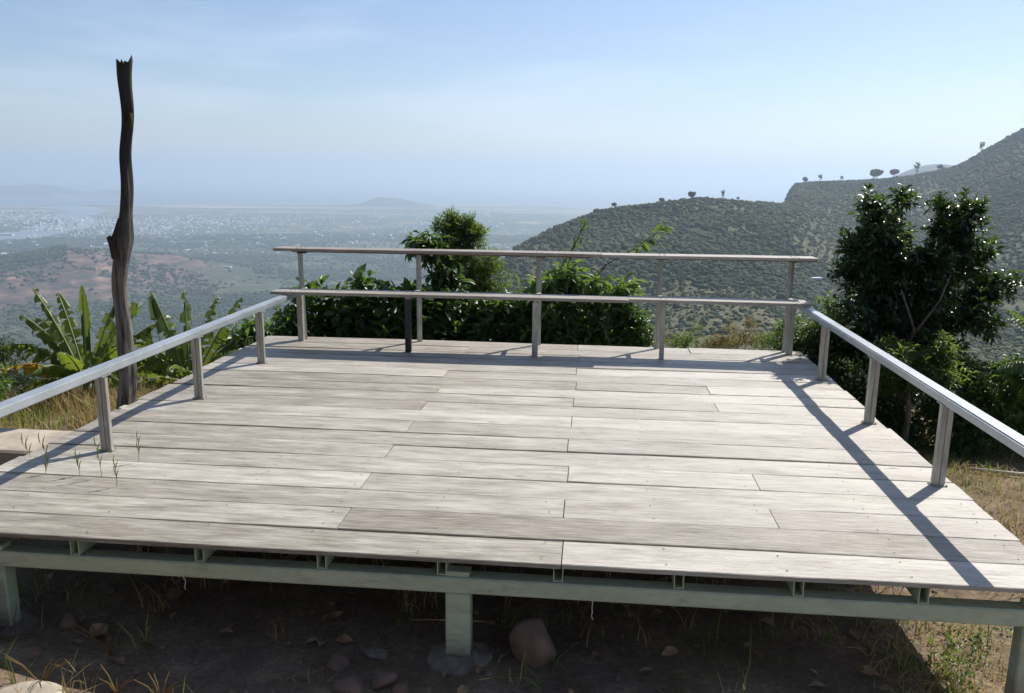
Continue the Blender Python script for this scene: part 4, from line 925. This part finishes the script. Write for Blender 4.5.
banana_plant((-3.28, 8.1, gz(-3.28, 8.1)), -.50, [
    (165, 72, 1.0, .26, .35, .45, 'g', 25), (110, 80, .95, .22, .2, .6, 'g', 60), (20, 62, 1.02, .18, .25, .8, 'g', 10), (10, 30, .8, .2, 1.2, .6, 'g'), (190, 35, .75, .22, 1.2, .6, 'g'), (340, 20, .7, .2, 1.5, .7, 'g'), (220, 30, .7, .2, 1.4, .6, 'g'), (150, 45, .8, .2, 1.2, .6, 'g'), (300, 45, .6, .2, 1.3, .5, 'g'), (45, 50, .8, .2, 1.0, .6, 'g'), (150, 66, .95, .2, .6, .9, 'g'), (60, 70, .95, .18, .5, .8, 'g'), (0, 48, .9, .2, 1.2, .9, 'g'), (180, 50, .8, .2, 1.3, .9, 'g'), (270, 55, .6, .2, 1.4, .6, 'g')],
    'banana plant between the pole and the left rail post with torn upright leaves')
banana_plant((-3.85, 8.3, gz(-3.85, 8.3)), -.60, [
    (0, 48, .75, .2, 1.3, .5, 'g'), (30, 60, .75, .2, .9, .5, 'g'), (180, 50, .65, .18, 1.3, .5, 'g'), (90, 75, .6, .16, .4, .2, 'g'), (330, 25, .7, .2, 1.3, .6, 'g'), (210, 40, .6, .18, 1.4, .5, 'g')],
    'small banana sucker directly behind the bare pole')
banana_plant((-2.80, 8.5, gz(-2.80, 8.5)), -.66, [
    (170, 55, .6, .16, 1.1, .6, 'g'), (20, 50, .75, .17, .9, .8, 'g'), (60, 60, .6, .16, .8, .5, 'g'), (200, 30, .55, .16, 1.4, .6, 'g'), (340, 35, .65, .16, 1.2, .6, 'g')],
    'short banana plant with shredded leaves beside the second left rail post')
pb = Vector((4.95, 7.0, gz(4.95, 7.0))); root = empty('young_palm', pb); tag(root, 'yellow-green palm frond reaching in from the right edge of the photo', 'palm')
MB().tube([(0, 0, -.1), (0, 0, .35), (0, 0, .6)], [.06, .05, .03], 10).build('trunk', M_stem, root, smooth=True)
for az_, el_, L_, bd in ((178, 40, .72, 1.1), (150, 62, .8, .8), (205, 30, .6, 1.2), (90, 60, .8, .9), (20, 45, .8, 1.1), (320, 45, .7, 1.1), (265, 50, .55, 1.1)):
    d = Vector((math.cos(R(az_)) * math.cos(R(el_)), math.sin(R(az_)) * math.cos(R(el_)), math.sin(R(el_)))); p = Vector((0, 0, .6)); pts = [p.copy()]
    for k in range(24): d = (d + Vector((0, 0, -1)) * bd / 24 * (.4 + 1.4 * k / 24)).normalized(); p = p + d * L_ / 24; pts.append(p.copy())
    P = []; D = []; L = []
    for k in range(4, 25):
        t = (pts[min(k + 1, 24)] - pts[k - 1]).normalized(); sdv = t.cross(Vector((0, 0, 1))).normalized()
        for sg in (-1, 1): P.append(pts[k]); D.append(t * .8 + sdv * sg * 1.0 + Vector((0, 0, -.35))); L.append(.20 * math.sin(math.pi * (k - 2) / 24) ** .5 + .03)
    L = np.array(L); V, F, v = leaf_cloud(np.array(P), np.array(D), np.tile([0, 0, 1.], (len(P), 1)), L, L * .16, rng.uniform(.5, 1, len(P)))
    o = mesh_obj('frond', V, F, L_lite, root, attrs={'var': v}); MB().tube(pts[::3], np.linspace(.009, .003, 9), 6).build('midrib', M_midrib, o)
# ------------------------------------------------------------------ grass
def blades(P, h, mat, name, label, lean=.45, wd=.006, var=None, cat='grass'):
    n = len(P); az = rng.uniform(0, 2 * math.pi, n); ln = np.abs(rng.normal(0, lean, n)) + .08
    d = np.stack([np.cos(az), np.sin(az), 0 * az], 1); sd = np.stack([-np.sin(az + rng.normal(0, .7, n)), np.cos(az), 0 * az], 1)
    T = []
    for f, w in ((0, 1), (.45, .8), (.8, .45), (1, .04)):
        c = P + np.array([0, 0, 1.]) * (h * f * (1 - .25 * ln * f))[:, None] + d * (h * ln * f ** 1.8)[:, None]
        T += [c - sd * (wd * w), c + sd * (wd * w)]
    V = np.stack(T, 1).reshape(-1, 3); q = np.array([(0, 1, 3, 2), (2, 3, 5, 4), (4, 5, 7, 6)])
    F = (q[None] + (np.arange(n) * 8)[:, None, None]).reshape(-1, 4)
    o = mesh_obj(name, V, F, mat, attrs={'var': np.repeat(rng.random(n) if var is None else var, 8)}); return tag(o, label, cat, kind='stuff')
def indeck(x, y, m=0):
    c, s = math.cos(-YAW), math.sin(-YAW); dx, dy = x - OX, y - OY; a = dx * c - dy * s; b = dx * s + dy * c
    return (a > -m) & (a < W + m) & (b > -m) & (b < 4.6 + m)
def scat(n, x0, x1, y0, y1, f=None, tuft=6, sp=.035):
    m_ = n // tuft; cx = rng.uniform(x0, x1, m_); cy = rng.uniform(y0, y1, m_)
    if f is not None: k = rng.random(m_) < f(cx, cy); cx, cy = cx[k], cy[k]
    x = np.repeat(cx, tuft) + rng.normal(0, sp, len(cx) * tuft); y = np.repeat(cy, tuft) + rng.normal(0, sp, len(cx) * tuft)
    return x, y
def P3(x, y): return np.stack([x, y, HT(x, y) - .01], 1)
# tall straw beyond the left railing
x, y = scat(16000, -5.6, -2.4, 5.9, 8.6, lambda a, b: (~indeck(a, b, .03)) * np.clip(.35 + fbm(a / .5, b / .5, 201, 3) * 2.2 + .35 * (b - 6.2), 0, 1))
k = ~indeck(x, y, .02); x, y = x[k], y[k]
blades(P3(x, y), rng.uniform(.08, .30, len(x)) * np.clip(.5 + (y - 6) * .5, .35, 1.15), G_straw, 'dry_grass', 'tall dry straw grass beyond the left railing', .5, .0035)
x, y = scat(6000, -5.6, -2.4, 6.1, 8.6, lambda a, b: (~indeck(a, b, .03)) * np.clip(.2 + fbm(a / .4, b / .4, 211, 3) * 2.6, 0, 1))
k = ~indeck(x, y, .02); x, y = x[k], y[k]
blades(P3(x, y), rng.uniform(.06, .24, len(x)), G_green, 'green_grass', 'green grass among the straw beyond the left railing', .5, .004)
# short straw litter at left and right
x, y = scat(9000, -5.5, -2.5, 3.6, 6.6, lambda a, b: (~indeck(a, b, .02)) * np.clip(.5 + fbm(a / .4, b / .4, 221, 3) * 2.2, 0, 1), 8, .05)
k = ~indeck(x, y, .02); x, y = x[k], y[k]
blades(P3(x, y), rng.uniform(.03, .10, len(x)), G_straw, 'straw_litter', 'short trampled straw on the ground left of the deck', 1.3, .003)
x, y = scat(30000, 1.6, 6.5, 2.9, 7.3, lambda a, b: np.clip(.45 + fbm(a / .45, b / .45, 231, 3) * 2.4, 0, 1) * np.where(indeck(a, b, -.5), .35, 1), 8, .05)
blades(P3(x, y), rng.uniform(.03, .13, len(x)), G_straw, 'straw_litter', 'short trampled straw on the sunlit ground right of the deck', 1.1, .003)
x, y = scat(18000, 1.6, 6.5, 2.9, 7.3, lambda a, b: np.clip(.15 + fbm(a / .5, b / .5, 241, 3) * 3.2, 0, 1) * np.where(indeck(a, b, -.5), .5, 1), 8, .03)
blades(P3(x, y), rng.uniform(.03, .12, len(x)), G_green, 'green_grass', 'patches of green grass on the ground right of the deck', .7, .004)
# weeds under and before the deck
x, y = scat(5200, -3.6, 2.4, 2.7, 6.0, lambda a, b: np.clip(.25 + fbm(a / .35, b / .35, 251, 3) * 2.4, 0, 1), 6, .03)
blades(P3(x, y), rng.uniform(.04, .20, len(x)), G_straw, 'dry_weeds', 'sparse dry weeds in the shade under the deck', .8, .0028)
x, y = scat(2400, -3.6, 2.4, 2.7, 6.0, lambda a, b: np.clip(.1 + fbm(a / .4, b / .4, 261, 3) * 2.6, 0, 1), 6, .03)
blades(P3(x, y), rng.uniform(.04, .22, len(x)), G_green, 'green_weeds', 'sparse green weeds in the shade under the deck', .7, .0035)
x, y = scat(7000, -3.6, 5.6, 8.1, 12.8, lambda a, b: np.clip(.4 + fbm(a / .6, b / .6, 271, 3) * 2.2, 0, 1), 6, .05)
blades(P3(x, y), rng.uniform(.1, .3, len(x)), G_green, 'green_grass', 'rank grass on the bank just behind the deck', .6, .005)
# low leafy herbs at bottom right
Q = []
for cx, cy in ((2.15, 3.55), (2.3, 3.75), (2.05, 3.4), (2.55, 3.9)):
    Q.append((cx, cy, gz(cx, cy) + .03, .12, .12, .03, 1))
V, F, v = crown(Q, 90, .03, k=5, droop=0, up=1, lw=.5); tag(mesh_obj('ground_herbs', V, F, L_lite, attrs={'var': v}), 'small leafy herbs on sunlit soil below the right end of the beam', 'herbs', kind='stuff')
# grass stalks poking up through the board gaps
for i, (a, b, h, dx) in enumerate(((.63, .71, .20, -.02), (.78, .60, .12, .0), (.70, .95, .14, .01), (.50, .72, .10, -.01), (.06, .95, .09, -.05), (.30, .72, .07, .03), (.16, .955, .10, -.05))):
    q = Vector(dk(a, b, -.02)); root = empty('grass_stalk', q); tag(root, ['tallest grass stalk growing up through the deck boards at left', 'short dark stalk beside the tallest one on the left boards', 'stalk growing one board behind the tallest at left', 'stalk growing left of the tallest one through the same gap', 'leaning stalk in the left rail shadow, nearest the deck edge', 'small tuft-like stalk between the rail shadow and the taller stalks', 'pale leaning stalk just right of the one at the deck edge'][i], 'grass stalk')
    pts = [Vector((dx * (k / 6) ** 1.5, 0, (h + .02) * k / 6)) for k in range(7)]; MB().tube(pts, np.linspace(.0022, .0009, 7), 5).build('stem', M_midrib, root)
    P = np.array([pts[k] for k in (2, 3, 4, 5)]); D = np.array([(.16 * (-1) ** k, .05, 1.) for k in range(4)]); L = np.full(4, .075); V, F, v = leaf_cloud(P, D, np.tile([0, -1., .2], (4, 1)), L, L * .045, np.full(4, .6)); mesh_obj('blade', V, F, G_green, root, attrs={'var': v})
# bigger weed sprigs at bottom left
for i, (x, y, h, lab) in enumerate(((-1.78, 3.30, .20, 'forked dry weed leaning over the shaded soil under the left end of the beam'), (-1.62, 3.02, .12, 'little dry weed at the bottom left edge of the shade'), (-1.42, 2.98, .13, 'star-shaped dry weed sprig right of the little one at bottom left'), (-1.95, 3.05, .16, 'dry weed sprig at the far bottom left corner'))):
    g = gz(x, y); m = MB()
    for k in range(6):
        t = rng.uniform(0, 6.28); e = Vector((math.cos(t) * h * .8, math.sin(t) * h * .5, h * rng.uniform(.5, 1.1))); m.tube([(0, 0, 0), e * .5 + Vector((0, 0, .02)), e], [.0035, .0028, .0014], 5)
    tag(m.build('dry_weed', G_straw, loc=(x, y, g)), lab, 'weed')

# ------------------------------------------------------------------ stones, leaves, debris
def rock(name, loc, s, seed, label, mat, cat='stone', sub=3, rz=0, amp=.35, cut=.8):
    bv, bf = ico(sub); rs = np.random.default_rng(seed)
    P = rs.normal(0, 1, (11, 3)); P /= np.linalg.norm(P, axis=1)[:, None]
    d = np.ones(len(bv))
    for p in P: t = bv @ p; d = np.minimum(d, np.where(t > .05, rs.uniform(cut - .12, cut + .08) / np.maximum(t, .05), 9))
    v = bv * d[:, None]; v *= (1 + fbm(v[:, 0] * 3 + seed, v[:, 1] * 3 + v[:, 2] * 2, seed, 3) * amp * .3)[:, None]
    o = mesh_obj(name, v * np.array(s), bf, mat, loc=loc, smooth=False); o.rotation_euler = (0, 0, rz); return tag(o, label, cat)
rock('rock', (.115, 3.30, gz(.115, 3.3) + .06), (.118, .11, .14), 12, 'largest brown angular stone in the shade right of the middle green post', M_stone, cut=.74)
for i, (x, y, s, lab) in enumerate(((-.66, 3.08, .07, 'lowest of the brown stones left of the middle green post'), (-.54, 3.12, .06, 'rounded stone at the foot of the pile nearest the middle green post'), (-.75, 3.25, .05, 'upper flat stone of the pile left of the middle green post'), (-.60, 3.32, .045, 'grey upright chip among the stones left of the middle green post'), (-.45, 3.04, .05, 'small stone at the bottom edge between the pile and the post'),
        (-1.72, 3.85, .055, 'pale lone stone in the shade under the left half of the beam'), (-2.1, 3.55, .05, 'half buried stone in the shade near the left green post'), (.62, 3.9, .05, 'flat stone under the deck right of the largest stone'))):
    rock('stone', (x, y, gz(x, y) + s * .12), (s * 1.35, s, s * .95), 30 + i, lab, M_stone if i != 3 else M_conc, sub=3, rz=i, cut=.62)
rock('light_rock', (-1.95, 2.93, gz(-1.95, 2.93)), (.16, .12, .05), 77, 'sunlit pale clod at the bottom left corner', M_slab)
# curled dead leaves, the ones that can be told apart
def dead_leaf(x, y, s, rz, label):
    V = []; n = 6
    for i in range(n + 1):
        t = i / n; w = math.sin(math.pi * t) ** .7 * .34
        for q in (-1, 0, 1): V.append((q * w, t - .5, .22 * (abs(q) * .8 + (t - .5) ** 2 * 1.6)))
    F = [(i * 3 + k, i * 3 + k + 1, i * 3 + k + 4, i * 3 + k + 3) for i in range(n) for k in range(2)]
    o = mesh_obj('dead_leaf', np.array(V) * s, F, M_deadleaf, loc=(x, y, gz(x, y) + .012), smooth=True); o.rotation_euler = (random.uniform(-.3, .3), random.uniform(-.4, .4), rz)
    if label: tag(o, label, 'dead leaf')
    return o
for x, y, s, rz, lab in ((.80, 4.0, .12, .4, 'upper curled dead leaf right of the largest stone'), (.55, 3.75, .11, 2., 'lower curled dead leaf right of the largest stone'), (-1.05, 4.1, .13, 1.1, 'upright pale dead leaf under the middle of the left half of the beam'), (-1.45, 3.95, .12, 2.4, 'brown dead leaf beside the pale lone stone'), (-1.9, 3.45, .12, .9, 'long dead leaf lying near the left green post'), (-.85, 3.6, .10, 1.9, 'small dead leaf above the stone pile')):
    dead_leaf(x, y, s, rz, lab)
x, y = scat(240, -3.4, 2.2, 2.8, 6.5, None, 2, .2); P = P3(x, y) + np.array([0, 0, .025]); n = len(x); L = rng.uniform(.04, .10, n); ang = rng.uniform(0, 6.28, n)
V, F, v = leaf_cloud(P, np.stack([np.cos(ang), np.sin(ang), rng.normal(0, .25, n)], 1), np.tile([0, 0, 1.], (n, 1)) + rng.normal(0, .35, (n, 3)), L, L * .55, rng.random(n))
tag(mesh_obj('leaf_litter', V, F, M_deadleaf), 'dead leaf litter over the shaded soil', 'leaf litter', kind='stuff')
n_ = 420; x = rng.uniform(-3.6, 5.5, n_); y = rng.uniform(2.6, 7, n_); s_ = rng.uniform(.006, .022, n_)
crowns('gravel', np.stack([x, y, HT(x, y) + s_ * .2], 1), s_, M_stone, ICO1, .3, .7, 'small stones and crumbs of soil strewn on the ground', 'gravel')
o = MB().tube([(-1.35, 3.95, gz(-1.35, 3.95) + .03), (-1.05, 4.35, gz(-1.05, 4.35) + .10), (-.62, 4.9, gz(-.62, 4.9) + .16)], [.02, .016, .011], 8).build('stick', M_bark); tag(o, 'long fallen stick leaning in the shade under the deck', 'stick')
# slab beside the left edge
s = MB(); s.box(-1.6, -.035, 1.56, 2.02, -.36, -.20); o = s.build('concrete_slab', M_slab, bevel=.015, loc=(OX, OY, 0)); o.rotation_euler = (0, 0, YAW); tag(o, 'worn pale concrete slab against the left edge of the deck', 'slab')
# pipe at right
pts = [(3.75, 6.35), (4.1, 6.28), (4.6, 6.22), (5.3, 6.2), (6.2, 6.25)]
o = MB().tube([(x, y, gz(x, y) + .035) for x, y in pts], .012, 8).build('pipe', M_string, smooth=True); tag(o, 'thin pale pipe lying on the grass beyond the right railing', 'pipe')
# blue tub just cut by the left edge
V = []; n = 20
for r_, z_ in ((.10, 0), (.13, .22), (.14, .225), (.14, .24), (.125, .24), (.095, .01)):
    for k in range(n): V.append((r_ * math.cos(k * 2 * math.pi / n), r_ * math.sin(k * 2 * math.pi / n), z_))
F = [(a * n + k, a * n + (k + 1) % n, (a + 1) * n + (k + 1) % n, (a + 1) * n + k) for a in range(5) for k in range(n)] + [tuple(5 * n + k for k in range(n))]
o = mesh_obj('plastic_tub', V, F, M_blue, loc=(-2.50, 3.42, gz(-2.50, 3.42)), smooth=True); tag(o, 'blue plastic tub barely showing at the left edge under the deck', 'tub')

# ------------------------------------------------------------------ air
hz_m = bpy.data.materials.new('haze_air'); hz_m.use_nodes = True; nt = hz_m.node_tree; nt.nodes.clear()
out = nt.nodes.new('ShaderNodeOutputMaterial'); pv = nt.nodes.new('ShaderNodeVolumePrincipled')
pv.inputs['Color'].default_value = (.65, .785, .935, 1); pv.inputs['Density'].default_value = 1.35e-4; pv.inputs['Anisotropy'].default_value = .35
nt.links.new(pv.outputs[0], out.inputs['Volume'])
hz = MB().box(-46000, 46000, -46000, 46000, -442, 330).build('haze', hz_m); tag(hz, 'blue haze lying over the plain and the hills', 'haze', kind='stuff')

# ------------------------------------------------------------------ light, sky
SUN_AZ = 46.6; SUN_EL = 48.7
w = bpy.data.worlds.new('World'); S.world = w; w.use_nodes = True; nt = w.node_tree; nt.nodes.clear()
wo = nt.nodes.new('ShaderNodeOutputWorld'); bg = nt.nodes.new('ShaderNodeBackground'); sky = nt.nodes.new('ShaderNodeTexSky')
sky.sky_type = 'NISHITA'; sky.sun_disc = False; sky.sun_elevation = R(SUN_EL); sky.sun_rotation = R(SUN_AZ); sky.altitude = 400; sky.air_density = 1.0; sky.dust_density = .7; sky.ozone_density = 2.2
bg.inputs['Strength'].default_value = .085
tc = nt.nodes.new('ShaderNodeTexCoord'); mp = nt.nodes.new('ShaderNodeMapping'); mp.inputs['Scale'].default_value = (1.2, 1.2, 7.0); mp.inputs['Rotation'].default_value = (.12, .1, .3)
nt.links.new(tc.outputs['Generated'], mp.inputs[0])
cn = noise(nt, mp.outputs[0], 1.6, 7, .6); cr = ramp(nt, cn, [(.5, (0, 0, 0)), (.75, (1, 1, 1))]).outputs[0]
skc = mixc(nt, math_(nt, 'MULTIPLY', cr, .38), sky.outputs[0], (8.5, 9.0, 9.6))
nt.links.new(mixc(nt, 1.0, skc, (.99, .985, 1.05), 'MULTIPLY'), bg.inputs[0]); nt.links.new(bg.outputs[0], wo.inputs[0])
sd = bpy.data.lights.new('sun', 'SUN'); sd.energy = 4.8; sd.angle = R(.5); sd.color = (1, .945, .865)
so = bpy.data.objects.new('sun', sd); COL.objects.link(so)
dv = Vector((math.sin(R(SUN_AZ)) * math.cos(R(SUN_EL)), math.cos(R(SUN_AZ)) * math.cos(R(SUN_EL)), math.sin(R(SUN_EL))))
so.rotation_euler = dv.to_track_quat('Z', 'Y').to_euler(); so.location = (5, 5, 20)

# ------------------------------------------------------------------ camera
cd = bpy.data.cameras.new('camera'); cam = bpy.data.objects.new('camera', cd); COL.objects.link(cam); S.camera = cam
cd.sensor_fit = 'HORIZONTAL'; cd.sensor_width = 36; cd.lens = 36 * 819.29 / 1024; cd.clip_start = .05; cd.clip_end = 200000
pt, ro = R(11.855), R(-0.624)
right = Vector((1, 0, 0)); upv = Vector((0, math.sin(pt), math.cos(pt))); fw = Vector((0, math.cos(pt), -math.sin(pt)))
# image-plane roll
cx = math.cos(ro) * right - math.sin(ro) * upv; cy = math.sin(ro) * right + math.cos(ro) * upv
cam.matrix_world = Matrix(((cx.x, cy.x, -fw.x, 0), (cx.y, cy.y, -fw.y, 0), (cx.z, cy.z, -fw.z, CAMH), (0, 0, 0, 1)))
S.view_settings.view_transform = 'Standard'; S.view_settings.look = 'None'; S.view_settings.exposure = .5; S.view_settings.gamma = 1
S.cycles.volume_bounces = 1; S.cycles.max_bounces = 8; S.cycles.transparent_max_bounces = 8
